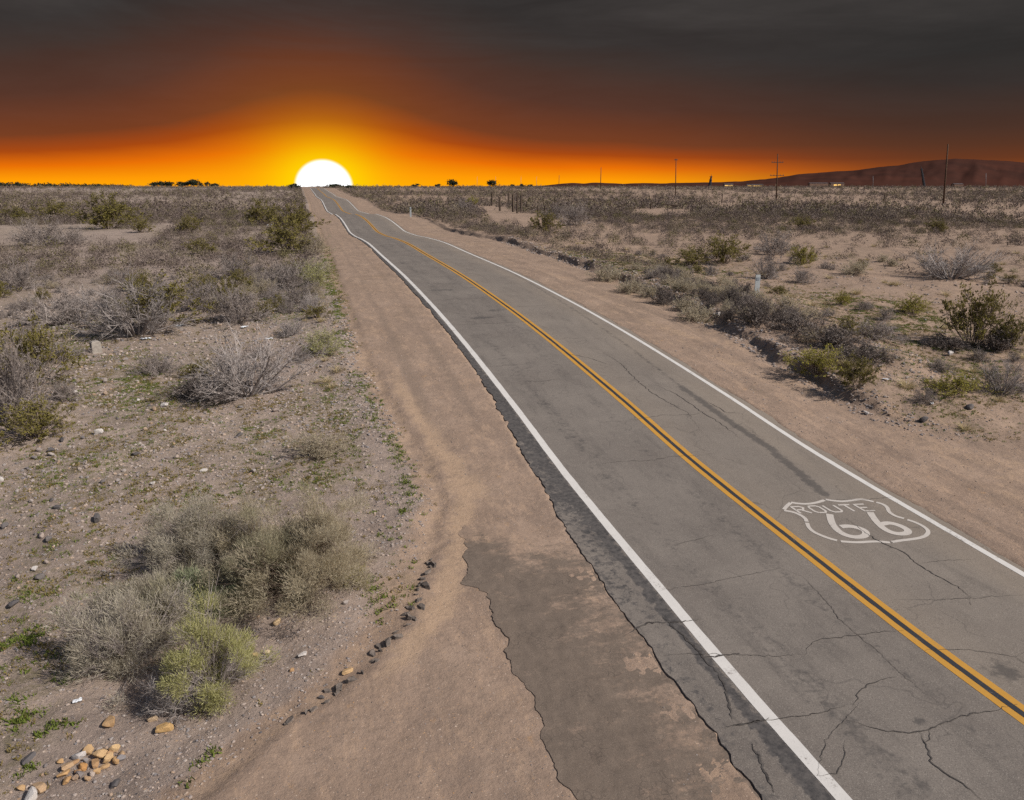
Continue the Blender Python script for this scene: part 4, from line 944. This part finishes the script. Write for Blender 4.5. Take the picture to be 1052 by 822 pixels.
# ------------------------------------------------------------------ stones
def ico(sub):
    import bmesh
    bm = bmesh.new(); bmesh.ops.create_icosphere(bm, subdivisions=sub, radius=1); bm.verts.ensure_lookup_table()
    V = np.array([v.co[:] for v in bm.verts]); F = np.array([[v.index for v in f.verts] for f in bm.faces]); bm.free(); return V, F
def rock_geo(seed, sub=2):
    V, F = ico(sub); rs = np.random.RandomState(seed); V = V.copy()
    for _ in range(13):      # chip flat facets off a ball
        n = rs.normal(0, 1, 3); n /= np.linalg.norm(n); dd = V@n; c = rs.uniform(.42, .8); V -= np.outer(np.maximum(0, dd-c), n)
    V *= np.array([1, rs.uniform(.6, .9), rs.uniform(.45, .7)]); V += rs.normal(0, .015, V.shape)
    return V, F
ROCK = [rock_geo(950+k) for k in range(7)]; RMESH = {}
def rock(px, py, wp, mat, name, label, cat='stone', group=None, sink=.3, dx=0):
    X, Y, z, s = hit(px, py); r = wp*s/FPX/2; v = rnd.randrange(7); key = (v, mat)
    if key not in RMESH: RMESH[key] = mesh_np(name, ROCK[v][0], ROCK[v][1], [M[mat]])
    z = float(height(np.array([X]), np.array([Y]))[0])
    o = link(name, RMESH[key]); o.location = (X, Y, z+r*.5*(1-sink)+dx); o.scale = (r, r, r); o.rotation_euler = (rnd.uniform(-.3, .3), rnd.uniform(-.3, .3), rnd.uniform(0, 6.28))
    return tag(o, label, cat, group)
for x, y, w in [(92, 774, 14), (104, 778, 16), (112, 782, 13), (98, 786, 12), (118, 772, 12), (86, 790, 11), (70, 790, 13), (66, 797, 12), (108, 790, 9), (120, 784, 12), (125, 776, 9), (80, 795, 9), (69, 804, 11), (90, 802, 9), (100, 795, 9), (76, 786, 10), (113, 776, 8), (62, 784, 8)]:
    rock(x, y, w, 'ochre', 'ochre_stone', 'ochre stone in the small heap on the dirt bank near the bottom left corner', group='ochre stones of the heap')
for x, y, w in [(83, 798, 12), (78, 801, 9), (88, 783, 8), (124, 782, 11), (102, 772, 8), (95, 797, 8)]:
    rock(x, y, w, 'stone', 'grey_stone', 'grey stone mixed into the heap of ochre stones near the bottom left corner', group='grey stones of the heap')
for x, y, w, m, lab in [(82, 779, 14, 'pale', 'whitish stone at the upper left of the ochre heap'), (33, 821, 18, 'pale', 'large pale grey rock at the very bottom left of the frame'), (40, 812, 16, 'ochre', 'ochre rock beside the pale grey rock at the bottom left'), (22, 812, 9, 'ochre', 'lone ochre stone left of the pale grey rock'),
    (113, 746, 18, 'ochre', 'flat orange stone lying alone above the ochre heap'), (157, 741, 12, 'ochre', 'orange stone under the front edge of the yellow-green bush'), (168, 752, 18, 'ochre', 'blocky tan-orange stone below the bare whitish twigs'), (30, 782, 14, 'dark', 'dark split stone at the left edge of the dirt bank'),
    (119, 807, 12, 'dark', 'flat dark stone right below the ochre heap'), (285, 641, 12, 'ochre', 'bright orange stone at the foot of the tan saltbush mound'), (311, 674, 12, 'pale', 'white stone alone on the dirt bank right of the clump'), (357, 692, 13, 'ochre', 'tan-orange stone next to the broken asphalt edge'),
    (262, 675, 8, 'ochre', 'small orange stone on the bank, left one of three below the saltbush'), (275, 672, 9, 'ochre', 'orange stone on the bank, middle one of three below the saltbush'), (300, 690, 7, 'ochre', 'small pale orange stone on the bank below the white stone'), (330, 718, 8, 'dark', 'dark pebble near the lower end of the broken asphalt edge'),
    (355, 621, 8, 'stone', 'small stone by the tiny dark green bush'), (100, 535, 15, 'dark', 'dark bluish stone on stony ground left of the clump'), (58, 523, 9, 'dark', 'flat blue-grey stone on the stony ground'), (50, 556, 10, 'dark', 'blue-grey stone near the left frame edge'), (5, 543, 10, 'dark', 'grey stone at the left frame edge'),
    (42, 594, 11, 'dark', 'dark rock with a smaller one left of the clump'), (15, 622, 12, 'dark', 'dark grey rock pair at the left frame edge'), (102, 446, 11, 'pale', 'brightest white stone in the field of stones'), (140, 468, 10, 'dark', 'dark stone on the bare soil below the big leafless bush'), (108, 393, 9, 'stone', 'orange-tan stone below the pale bare bush'), (75, 406, 10, 'pale', 'pale stone left in the stony field'),
    (738, 325, 9, 'pale', 'pale round stone on the bank near the brush row'), (976, 365, 9, 'pale', 'pale stone under the tallest creosote'), (948, 434, 13, 'dark', 'dark rock lying on the right dirt track edge'), (890, 426, 8, 'pale', 'flat pale stone on the right verge slope'), (996, 420, 10, 'dark', 'dark slab standing in the right bank')]:
    rock(x, y, w, m, 'stone', lab)
rsR = np.random.RandomState(5)
for i in range(90):
    x = rsR.uniform(0, 300); y = rsR.uniform(400, 600)
    if 60 < x < 380 and y > 500: continue
    rock(x, y, rsR.uniform(4, 9), ('stone', 'stone', 'dark', 'pale')[rsR.randint(4)], 'stone', 'small loose stone lying in the stony field left of the road', group='loose stones in the left field')
# broken asphalt pieces along the crumbling edge of the pull-out
def slab(px, py, wp, lab, grp=None, i=0):
    X, Y, z, s = hit(px, py); r = wp*s/FPX/2; n = 6; z = float(height(np.array([X]), np.array([Y]))[0]); V = []
    for k in range(n):
        t = 2*math.pi*k/n+rnd.uniform(-.3, .3); q = r*rnd.uniform(.65, 1.15); V.append((math.cos(t)*q*1.15, math.sin(t)*q*.55, 0))
    V = [(x, y, 0) for x, y, _ in V]+[(x*rnd.uniform(.7, .98), y*rnd.uniform(.7, .98), .02+.45*r*rnd.uniform(.5, 1.2)) for x, y, _ in V]
    F = [tuple(range(n))[::-1], tuple(range(n, 2*n))]+[(k, (k+1) % n, n+(k+1) % n, n+k) for k in range(n)]
    o = link('asphalt_chunk', mesh_np('asphalt_chunk', np.array(V), F, [M['chunk']])); o.location = (X, Y, z-.015); o.rotation_euler = (rnd.uniform(-.25, .25), rnd.uniform(-.25, .25), rnd.uniform(0, 3))
    tag(o, lab, 'asphalt chunk', grp)
slab(445, 581, 13, 'uppermost asphalt chunk where the crumbling edge starts')
slab(438, 603, 16, 'largest dark asphalt chunk on the crumbling edge of the pull-out')
for x, y, w in [(442, 592, 9), (431, 617, 7), (434, 625, 11), (425, 636, 8), (405, 653, 13), (400, 659, 6), (391, 666, 9), (383, 674, 12), (351, 710, 13), (345, 717, 7), (338, 714, 10), (324, 727, 8)]:
    slab(x+rnd.uniform(-3, 3), y+rnd.uniform(-3, 3), w*1.05, 'small dark chunk of asphalt broken off along the edge of the pull-out', 'chunks along the crumbling asphalt edge')
for k in range(34):
    y = 9.2+4.1*((k+rnd.random())/34); x = float(pull_x(y))-rnd.uniform(-.03, .10); u_, v_, d_ = pix(np.array([x]), np.array([y]), height(np.array([x]), np.array([y])))
    slab(float(u_[0]), float(v_[0]), rnd.choice((5, 6, 7, 9, 12)), 'small dark chunk of asphalt broken off along the edge of the pull-out', 'chunks along the crumbling asphalt edge')
# gravel and clods, uncountable
def gravel(name, label, mat, P, seed):
    V0, F0_ = ico(1); rs = np.random.RandomState(seed); m = len(P)
    if m == 0: return
    j = V0[None]*(1+rs.normal(0, .16, (m, len(V0), 1)))*np.stack([rs.uniform(.8, 1.2, m), rs.uniform(.6, 1, m), rs.uniform(.4, .75, m)], 1)[:, None, :]
    a = rs.uniform(0, 6.28, m); c, s = np.cos(a)[:, None], np.sin(a)[:, None]
    V = np.stack([j[..., 0]*c-j[..., 1]*s, j[..., 0]*s+j[..., 1]*c, j[..., 2]], -1)*P[:, 3][:, None, None]+P[:, None, :3]
    F = (F0_[None]+(np.arange(m)*len(V0))[:, None, None]).reshape(-1, 3)
    tag(link(name, mesh_np(name, V.reshape(-1, 3), F, [M[mat]])), label, kind='stuff')
rsG = np.random.RandomState(31)
def gpts(n, xr, yr, test, s0=.009, s1=.034):
    x = rsG.uniform(*xr, n); y = yr[0]*(yr[1]/yr[0])**rsG.rand(n); k = test(x, y); x, y = x[k], y[k]
    sz = s0+(s1-s0)*rsG.rand(len(x))**2.7; sz *= np.clip(y/14, .8, 2.2); z = height(x, y)
    return np.stack([x, y, z+sz*.15, sz], 1)
cl = lambda x, y, sc, sd: rsG.rand(len(x)) < .38+.9*sm(.4, .65, fbm(x*sc, y*sc, sd))
P = gpts(80000, (-16, 3), (7, 42), lambda x, y: (x < pull_x(y)-.3) & cl(x, y, .5, 640), .007, .038)
gravel('gravel', 'mixed small gravel strewn over the desert soil left of the road', 'stone', P, 32)
P = gpts(5000, (-4, 5), (5, 30), lambda x, y: (x > pull_x(y)-1.2) & (x < ledge(y)-.1), .004, .016)
gravel('gravel', 'sparse grit on the dirt pull-out', 'stone', P, 33)
P = np.concatenate([gpts(9000, (13.3, 40), (8.5, 55), lambda x, y: (x > verge_x(y)-.6) & cl(x, y, .5, 641), .010, .042), gpts(900, (18, 21.5), (19, 24), lambda x, y: x > 0, .012, .05), gpts(9000, (15.5, 20.5), (16, 70), lambda x, y: np.abs(x-verge_x(y)-.15) < .7, .012, .05), gpts(5000, (13.1, 22), (9, 26), lambda x, y: cl(x, y, .8, 643), .006, .024)])
gravel('gravel', 'gravel and dirt clods on the right verge and bank', 'stone', P, 34)

# ------------------------------------------------------------------ posts, poles, far trees, litter
def gpt(px, py):
    X, Y, z, s = hit(px, py); return X, Y, z, s
def stand(px, py, depth=None):
    """foot of a far thing: on the ground seen at that pixel, or at a given distance along that bearing"""
    if depth is None: return hit(px, py)
    d = ray(px, 192.); k = depth/(d@F0); X, Y = d[0]*k, d[1]*k
    return X, Y, float(height(np.array([X]), np.array([Y]))[0]), depth
def pole(xb, yb, xt, yt, label, arms=(), r=.14, depth=None, mat='polewood', name='utility_pole', group=None):
    X, Y, z, s = stand(xb, yb, depth); dt = ray(xt, yt); k = (np.array([X, Y])@F0[:2])/(dt[:2]@F0[:2]); h = HC+dt[2]*k-z
    off = dt[:2]*k-np.array([X, Y])
    t = thing(name, label, 'pole' if 'pole' in name else 'mast', (X, Y, z), group)
    top = np.array([off[0], off[1], h])
    MB().tube([(0, 0, -.3), tuple(top*.5), tuple(top)], [r, r*.85, r*.65], 8).build('shaft', M[mat], t, True)
    for ya, wpx in arms:
        ka = HC+ray(xt, ya)[2]*k-z; c = top*(ka/h); w = wpx*s/FPX/2
        MB().box(tuple(c), (2*w, .14, .14), rz=-PSI).build('crossarm', M['wood'], t)
        for e in (-.9, -.45, .45, .9):
            p = c+np.array([math.cos(PSI), -math.sin(PSI), 0])*w*e; MB().tube([tuple(p+np.array([0, 0, .07])), tuple(p+np.array([0, 0, .18])), tuple(p+np.array([0, 0, .32]))], [.04, .09, .05], 6).build('insulator', M['glass'], t)
    return t
pole(969, 212, 974, 148, 'tallest bare wooden pole, leaning slightly, before the hill on the right', r=.2)
pole(797.5, 207, 799, 158, 'wooden utility pole with two crossarms', arms=((167, 11), (180.5, 13)), r=.17)
pole(694, 201, 694.5, 163, 'thin wooden pole with one tiny top crossarm', arms=((164.5, 3),), r=.17)
pole(617, 194.5, 617.5, 172, 'short pole rising alone over the low dark ridge', r=.22, depth=420)
pole(574, 194, 574.5, 180, 'small thin pole between the round tree and the low dark ridge', r=.18, depth=520)
for x in (490, 509, 535, 551): pole(x, 193, x+.3, 181.5, 'faint thin pole against the orange sky near the two round trees', r=.13, depth=700, mat='metal', group='faint poles near the round trees')
pole(1013, 193, 1013, 178, 'thin bluish pole before the hills near the right edge', r=.2, depth=600, mat='metal')
pole(897, 193, 897, 181, 'small faint pole before the middle of the hills', r=.2, depth=650, mat='metal')
def slim_tower(xb, xt, yt, label, depth, w0, w1):
    X, Y, z, s = stand(xb, 193, depth); dt = ray(xt, yt); k = (np.array([X, Y])@F0[:2])/(dt[:2]@F0[:2]); h = HC+dt[2]*k-z; off = dt[:2]*k-np.array([X, Y])
    t = thing('slim_tower', label, 'tower', (X, Y, z)); a = np.array([off[0], off[1], h])
    MB().tube([(0, 0, -1), tuple(a*.55), tuple(a*.86)], [w0, w0*.75, w1], 6).build('mast', M['dark_metal'], t)
    MB().tube([tuple(a*.86), tuple(a)], [w1*.35, w1*.2], 5).build('antenna', M['dark_metal'], t)
    for q in (.3, .55, .8): MB().tube([tuple(a*q), tuple(a*(q+.025))], [w0*1.05, w0*1.0], 6).build('collar', M['dark_metal'], t)
slim_tower(729, 731, 179, 'dark slanted tower standing before the hill foot', 900, 1.9, .7)
slim_tower(950, 946, 170, 'dim dark tower leaning left in front of the highest hill', 1100, 1.9, 1.0)
# fence posts
for x, yb, h in [(505.5, 211.5, 8.5), (513.5, 217, 9), (522.5, 213, 9), (527, 218, 11), (531.5, 219.5, 13.5), (535.5, 217.5, 11)]:
    X, Y, z, s = hit(x, yb); hh = 1.5*h*s/FPX
    o = MB().box((0, 0, hh/2-.1), (.30, .30, hh+.2), rz=rnd.uniform(0, 1), tilt=rnd.uniform(-.04, .04), taper=.85).build('fence_post', M['wood']); o.location = (X, Y, z)
    tag(o, 'short weathered wooden post in the cluster of posts right of the road', 'post', 'cluster of wooden posts')
for x, yb, h, lab in [(559.5, 223, 11, 'single wooden post among bushes right of the post cluster'), (552.5, 222, 10, 'thin post just left of the single post among bushes'), (668.5, 215, 8, 'wooden post left of the broken wooden rail'), (741.5, 209, 9, 'lone post in grey scrub left of the crossarm pole'), (809, 214, 8, 'lone post in grey scrub right of the crossarm pole'), (607.5, 222, 9, 'slim post right of the grey bush by the posts'), (908, 208, 8, 'small post in far scrub left of the tall leaning pole')]:
    X, Y, z, s = hit(x, yb); hh = h*s/FPX
    o = MB().box((0, 0, hh/2-.1), (.2, .2, hh+.2), rz=rnd.uniform(0, 1), tilt=rnd.uniform(-.06, .06), taper=.85).build('fence_post', M['wood']); o.location = (X, Y, z); tag(o, lab, 'post')
X, Y, z, s = hit(690, 217); t = thing('broken_rail', 'broken dark wooden rail on two posts in the right scrub', 'rail', (X, Y, z), None, -PSI)
for sx in (-.75, .1): MB().box((sx, 0, .55), (.14, .14, 1.3), taper=.8).build('post', M['wood'], t)
MB().tube([(-1.5, 0, 1.25), (0, 0, 1.12), (1.5, .1, 1.0)], [.10, .13, .08], 7).build('rail', M['wood'], t)
# marker posts
X, Y, z, s = hit(777, 304.5); hh = 21*s/FPX
t = thing('marker_post', 'tall pale marker post standing by the dead brush row', 'marker', (X, Y, z), None, -PSI)
MB().box((0, 0, hh*.47), (.25, .07, hh*1.02), taper=.92).build('blade', M['marker'], t)
MB().box((0, -.040, hh*.80), (.15, .006, hh*.13)).build('reflector', M['reflector'], t)
X, Y, z, s = hit(422, 223); hh = 10*s/FPX
t = thing('delineator_post', 'small white roadside post on the far right shoulder', 'marker', (X, Y, z), None, -PSI)
MB().box((0, 0, hh*.45), (.26, .07, hh*1.0), taper=.9).build('blade', M['marker'], t); MB().box((0, -.04, hh*.78), (.14, .008, hh*.16)).build('reflector', M['reflector'], t)
# concrete stub, litter, sticks
X, Y, z, s = hit(99, 362); t = thing('concrete_stub', 'short square concrete stub with a dark face by the pale bare bush', 'stub', (X, Y, z), None, .5)
MB().box((0, 0, .15), (.34, .30, .46), taper=.9).build('block', M['concrete'], t); MB().box((0, 0, .395), (.28, .25, .04), taper=.8).build('cap', M['concrete'], t)
X, Y, z, s = hit(40, 366); o = MB().box((0, 0, .16), (.36, .3, .4), .4, taper=.85).build('concrete_block', M['concrete']); o.location = (X, Y, z); tag(o, 'low rounded concrete block left of the concrete stub', 'block')
def scrap(px, py, w, lab):
    X, Y, z, s = hit(px, py); r = w*s/FPX/2; n = 6; V = []; F = []
    for j in range(n):
        for i in range(n): V.append(((i/(n-1)-.5)*2*r*rnd.uniform(.9, 1.1), (j/(n-1)-.5)*1.2*r*rnd.uniform(.9, 1.1), .03+r*.35*rnd.random()))
    me = mesh_np('paper_scrap', np.array(V), grid_faces(n, n), [M['litter']]); o = link('paper_scrap', me); o.location = (X, Y, z); o.rotation_euler = (0, 0, rnd.uniform(0, 6)); m = o.modifiers.new('thick', 'SOLIDIFY'); m.thickness = .006
    tag(o, lab, 'litter')
for x, y, w, lab in [(185, 335.5, 8, 'crumpled whitish scrap right of the dark olive creosote'), (251, 337, 7, 'pale scrap below the purple-grey bush'), (276, 349, 7, 'pale crumpled scrap on stones below the green grass patch'), (277, 232, 5, 'white scrap in scrub by the far left creosotes'), (331, 288, 6, 'white scrap at the left shoulder near the bleached stick'),
    (150, 349, 8, 'dark-edged scrap right of the pale bare bush'), (910, 391, 5, 'bluish scrap at the foot of the gravelly mound'), (957, 416, 5, 'white scrap on the right bank'), (880, 342, 6, 'pale scrap in the dead brush row'), (80, 722, 7, 'white scrap at the left end of the foreground clump')]: scrap(x, y, w, lab)
X, Y, z, s = hit(329, 291); o = MB().tube([(-.9, -.1, .05), (-.2, .05, .10), (.5, .0, .07), (.95, .12, .05)], [.03, .05, .045, .02], 7).build('stick', M['drywood'], None, True); o.location = (X, Y, z); o.rotation_euler = (0, 0, .25); tag(o, 'bleached stick lying at the left dirt shoulder', 'stick')
X, Y, z, s = hit(372, 576); o = MB().tube([(-.32, 0, .02), (0, .05, .05), (.3, .0, .02)], [.008, .014, .006], 6).build('stick', M['wood'], None, True); o.location = (X, Y, z); tag(o, 'thin dark stick right of the tan saltbush mound', 'stick')
# trees on the horizon
def tree(px, wpx, hpx, depth, label, seed, group=None):
    X, Y, z, s = stand(px, 193, depth); w = wpx*s/FPX; h = hpx*s/FPX*.9; rs = np.random.RandomState(seed)
    t = thing('tree', label, 'tree', (X, Y, z), group); b = MB().tube([(0, 0, -.3), (.1, 0, h*.25), (0, .1, h*.55)], [h*.05, h*.04, h*.02], 7)
    for k in range(5):
        a = rs.uniform(0, 6.28); b.tube([(0, 0, h*(.2+.06*k)), (math.cos(a)*w*.25, math.sin(a)*w*.25, h*(.5+.06*k))], [h*.025, h*.008], 5)
    b.build('trunk', M['wood'], t)
    cs = rs.normal(0, 1, (9, 3)); cs /= np.linalg.norm(cs, axis=1)[:, None]; cs = cs*np.array([w*.3, w*.3, h*.24])+np.array([0, 0, h*.56])
    n = 750; C = cs[rs.randint(9, size=n)]+rs.normal(0, 1, (n, 3))*np.array([w*.11, w*.11, h*.10]); C[:, 2] = np.clip(C[:, 2], h*.08, h)
    V, F = quads(rs, C, rs.normal(0, 1, (n, 3)), w*.10, w*.06); link('crown', mesh_np('crown', V, F, [M['farfol']]), t)
tree(465.5, 12, 9, 900, 'left one of the two dark round trees on the horizon right of the sun', 71)
tree(505.5, 11, 8, 900, 'right one of the two dark round trees on the horizon right of the sun', 72)
for i, (x, w, h) in enumerate([(427, 8, 4), (450, 7, 4), (527, 6, 3.5), (536, 6, 4), (545, 6, 3.5)]): tree(x, w, h, 1100, 'tiny dark tree on the horizon near the two round trees', 80+i, 'tiny trees right of the sun')
for i, (x, w, h) in enumerate([(159, 9, 8), (166, 8, 7.5), (174, 9, 8), (186, 9, 7), (193, 8, 7.5), (199, 11, 10), (207, 5, 6), (213, 5, 7), (220, 8, 5)]): tree(x, w*1.25, h*.85, 1500, 'dark tree in the row on the horizon left of the sun', 100+i, 'tree row left of the sun')
tree(19, 6, 6, 1300, 'dark round tree standing before the far treeline at the left edge', 131)
tree(302, 13, 5.5, 420, 'low dark tree at the left foot of the setting sun', 132); tree(346, 16, 4, 440, 'low dark tree at the right foot of the setting sun', 133); tree(360, 12, 3.6, 450, 'flat dark tree a little right of the setting sun', 134)
rsT = np.random.RandomState(12); V, F, base = [], [], 0
for i in range(190):
    x = rsT.uniform(-40, 135); X, Y, z, s = stand(x, 192, 2600+rsT.uniform(-150, 150)); w = rsT.uniform(8, 20); h = rsT.uniform(5, 15)*(1.1-.5*max(0, x)/135)
    q = rsT.normal(0, 1, (40, 3))*np.array([w*.4, w*.4, h*.22])+np.array([X, Y, z+h*.5]); v, f_ = quads(rsT, q, rsT.normal(0, 1, (40, 3)), h*.35, h*.25); V.append(v); F.append(f_+base); base += len(v)
tag(link('distant_woods', mesh_np('distant_woods', np.concatenate(V), np.concatenate(F), [M['farfol']])), 'dark treeline far away along the left horizon', kind='stuff')
# far low buildings; added glowing panels imitate bright sky gaps along the horizon
def shed(px, wpx, hpx, depth, label, glow_gaps):
    X, Y, z, s = stand(px, 192, depth); w = wpx*s/FPX; h = max(3.2, hpx*s/FPX+1.2); t = thing('far_building', label, 'building', (X, Y, z), None, -PSI)
    MB().box((0, 0, h/2-.5), (w, 12, h+1)).build('wall', M['wall'], t)
    mb = MB(); mb.add([(-w/2-.4, -6.4, h), (w/2+.4, -6.4, h), (w/2+.4, 6.4, h), (-w/2-.4, 6.4, h), (-w/2-.4, 0, h+1.6), (w/2+.4, 0, h+1.6)], [(0, 1, 5, 4), (2, 3, 4, 5), (0, 4, 3), (1, 2, 5), (0, 3, 2, 1)]); mb.build('roof', M['roofm'], t)
    for wx, ww, wh in glow_gaps: MB().box((wx*w/2, -6.03, h*.55), (ww*w, .06, h*wh)).build('glow_panel', M['lit'], t)  # glowing panels added in place of bright sky gaps
shed(859, 13, 3, 1500, 'low far building with two glowing yellow panels standing in for sky gaps', [(-.36, .22, .38), (.24, .22, .38)])
shed(748, 9, 2, 1600, 'far shed with a row of glowing panels standing in for sky gaps, left of the long shed', [(-.5, .4, .4), (.3, .45, .35)])
shed(775, 16, 1.6, 1700, 'long low far shed with dim glowing panels standing in for sky gaps behind the crossarm pole', [(-.7, .22, .3), (0, .3, .3), (.6, .25, .3)])
shed(840, 18, 3, 1650, 'dark low far shed left of the two glowing yellow panels', [])
shed(983, 9, 2.2, 1500, 'small dark far shed near the tall leaning pole', [])

# ------------------------------------------------------------------ light and sky
SUN_EL = rad(40); sv = RV*.93-F0*.36; sv[2] = 0; sv /= np.linalg.norm(sv); SUN_AZ = math.atan2(sv[0], sv[1])
sd = Vector((sv[0]*math.cos(SUN_EL), sv[1]*math.cos(SUN_EL), math.sin(SUN_EL)))
L = bpy.data.lights.new('sun', 'SUN'); L.energy = 4.9; L.angle = rad(.53); L.color = (1, .955, .89)
lo = bpy.data.objects.new('sun', L); COL.objects.link(lo); lo.rotation_euler = sd.to_track_quat('Z', 'Y').to_euler()
W = bpy.data.worlds.new('World'); S.world = W; W.use_nodes = True
t = NT(W.node_tree); bg = W.node_tree.nodes['Background']; wo = W.node_tree.nodes['World Output']
sky = t.node('ShaderNodeTexSky', sky_type='NISHITA'); sky.sun_disc = False; sky.sun_elevation = SUN_EL; sky.sun_rotation = SUN_AZ; sky.dust_density = 2.0
t.l.new(sky.outputs[0], bg.inputs[0]); bg.inputs[1].default_value = .085
# low bank of dark cloud and the setting sun's glow in the direction of the road
co = t.node('ShaderNodeTexCoord').outputs['Generated']
ds = ray(333, 192.); ds = Vector((ds[0], ds[1], 0)).normalized()
def dot(v):
    nd = t.node('ShaderNodeVectorMath', operation='DOT_PRODUCT'); t.l.new(co, nd.inputs[0]); nd.inputs[1].default_value = v; return nd.outputs['Value']
fw, rt, zz = dot(ds), dot((ds.y, -ds.x, 0)), dot((0, 0, 1))
az = t.math('MULTIPLY', t.math('ARCTAN2', rt, fw), 180/math.pi)
el = t.math('MULTIPLY', t.math('ARCSINE', zz), 180/math.pi)
def gauss(x, s): q = t.math('DIVIDE', x, s); return t.math('EXPONENT', t.math('MULTIPLY', t.math('MULTIPLY', q, q), -1.0))
elp = t.math('MAXIMUM', el, 0.0)
cv = t.node('ShaderNodeCombineXYZ'); t.l.new(t.math('MULTIPLY', az, .035), cv.inputs[0]); t.l.new(t.math('MULTIPLY', el, .22), cv.inputs[1])
n1 = t.noise(cv.outputs[0], 1.3, 5, .6, .8); n2 = t.noise(cv.outputs[0], 7, 5, .65)
cn = t.math('ADD', t.math('MULTIPLY', t.math('SUBTRACT', n1, .5), .55), t.math('MULTIPLY', t.math('SUBTRACT', n2, .5), .14))
# height of the glow above the horizon, by bearing
azs = t.math('SUBTRACT', az, 1.0)
hgt = t.math('ADD', t.math('ADD', t.math('MULTIPLY', gauss(az, 8.5), 1.75), t.math('MULTIPLY', gauss(azs, 25.0), .6)), 1.45)
m_ = t.math('MULTIPLY', t.math('DIVIDE', elp, hgt), t.math('ADD', 1.0, t.math('MULTIPLY', cn, .5)))
K = .19
glow = t.ramp(t.math('MULTIPLY', m_, K), [(0, (1.0, .40, .002)), (.05, (1.0, .33, .002)), (.135, (.82, .165, .002)), (.225, (.40, .068, .006)), (.32, (.19, .050, .017)), (.56, (.098, .039, .025)), (.85, (.055, .035, .029)), (1, (.042, .034, .032))])
side = t.step(19, 43, t.math('ABSOLUTE', az))
dim = t.mix(t.math('MULTIPLY', side, .9), glow, t.ramp(t.math('MULTIPLY', m_, K), [(0, (.26, .060, .011)), (.22, (.11, .038, .017)), (.45, (.064, .032, .022)), (.8, (.034, .028, .026)), (1, (.030, .028, .027))]))
# dark grey cloud above with faint streaks
cl_ = t.mix(t.math('ADD', .5, t.math('MULTIPLY', cn, 2.0), clamp=True), (.018, .017, .0175), (.060, .053, .050))
up = t.step(7.0, 13.0, t.math('ADD', el, t.math('MULTIPLY', cn, 6.0)))
base = t.mix(t.math('MULTIPLY', up, .85), dim, cl_)
kk = t.math('MULTIPLY_ADD', t.math('MULTIPLY', cn, t.step(1.5, 5.0, el)), 1.1, 1.0)
cc = t.node('ShaderNodeCombineColor'); [t.l.new(kk, cc.inputs[q]) for q in range(3)]
base = t.mix(1.0, base, cc.outputs[0], 'MULTIPLY')
# yellow aureole and the white disc
r2 = t.math('SQRT', t.math('ADD', t.math('MULTIPLY', t.math('MULTIPLY', az, az), .62), t.math('MULTIPLY', t.math('MULTIPLY', el, el), 1.0)))
au = t.math('ADD', t.math('MULTIPLY', gauss(r2, 2.45), 1.0), t.math('MULTIPLY', gauss(r2, 3.7), .30), clamp=True)
base = t.mix(au, base, (1.0, .68, .001))
rd = t.math('SQRT', t.math('ADD', t.math('MULTIPLY', t.math('MULTIPLY', az, az), .86), t.math('MULTIPLY', el, el)))
disc = t.step(1.95, 1.62, rd)
base = t.mix(disc, base, (1.35, 1.35, 1.35))
bg2 = t.node('ShaderNodeBackground'); t.l.new(base, bg2.inputs[0]); bg2.inputs[1].default_value = 1.0
w_ = t.math('MULTIPLY', t.step(118, 75, t.math('ABSOLUTE', az)), t.step(34, 15, el))
ms = t.node('ShaderNodeMixShader'); t.l.new(w_, ms.inputs[0]); t.l.new(bg.outputs[0], ms.inputs[1]); t.l.new(bg2.outputs[0], ms.inputs[2]); t.l.new(ms.outputs[0], wo.inputs[0])

# ------------------------------------------------------------------ camera and render
cam = bpy.data.cameras.new('camera'); cam.sensor_width = 36; cam.lens = FPX/1052*36; cam.clip_end = 40000; cam.clip_start = .1
c = bpy.data.objects.new('camera', cam); COL.objects.link(c); c.location = (0, 0, HC)
c.rotation_euler = (math.pi/2-TH, 0, -PSI); S.camera = c
S.view_settings.view_transform = 'Standard'; S.view_settings.look = 'None'; S.view_settings.exposure = 0; S.view_settings.gamma = 1
S.render.resolution_x = 1024; S.render.resolution_y = 800
S.cycles.use_denoising = False; S.cycles.max_bounces = 5; S.cycles.diffuse_bounces = 3; S.cycles.glossy_bounces = 1; S.cycles.transmission_bounces = 2
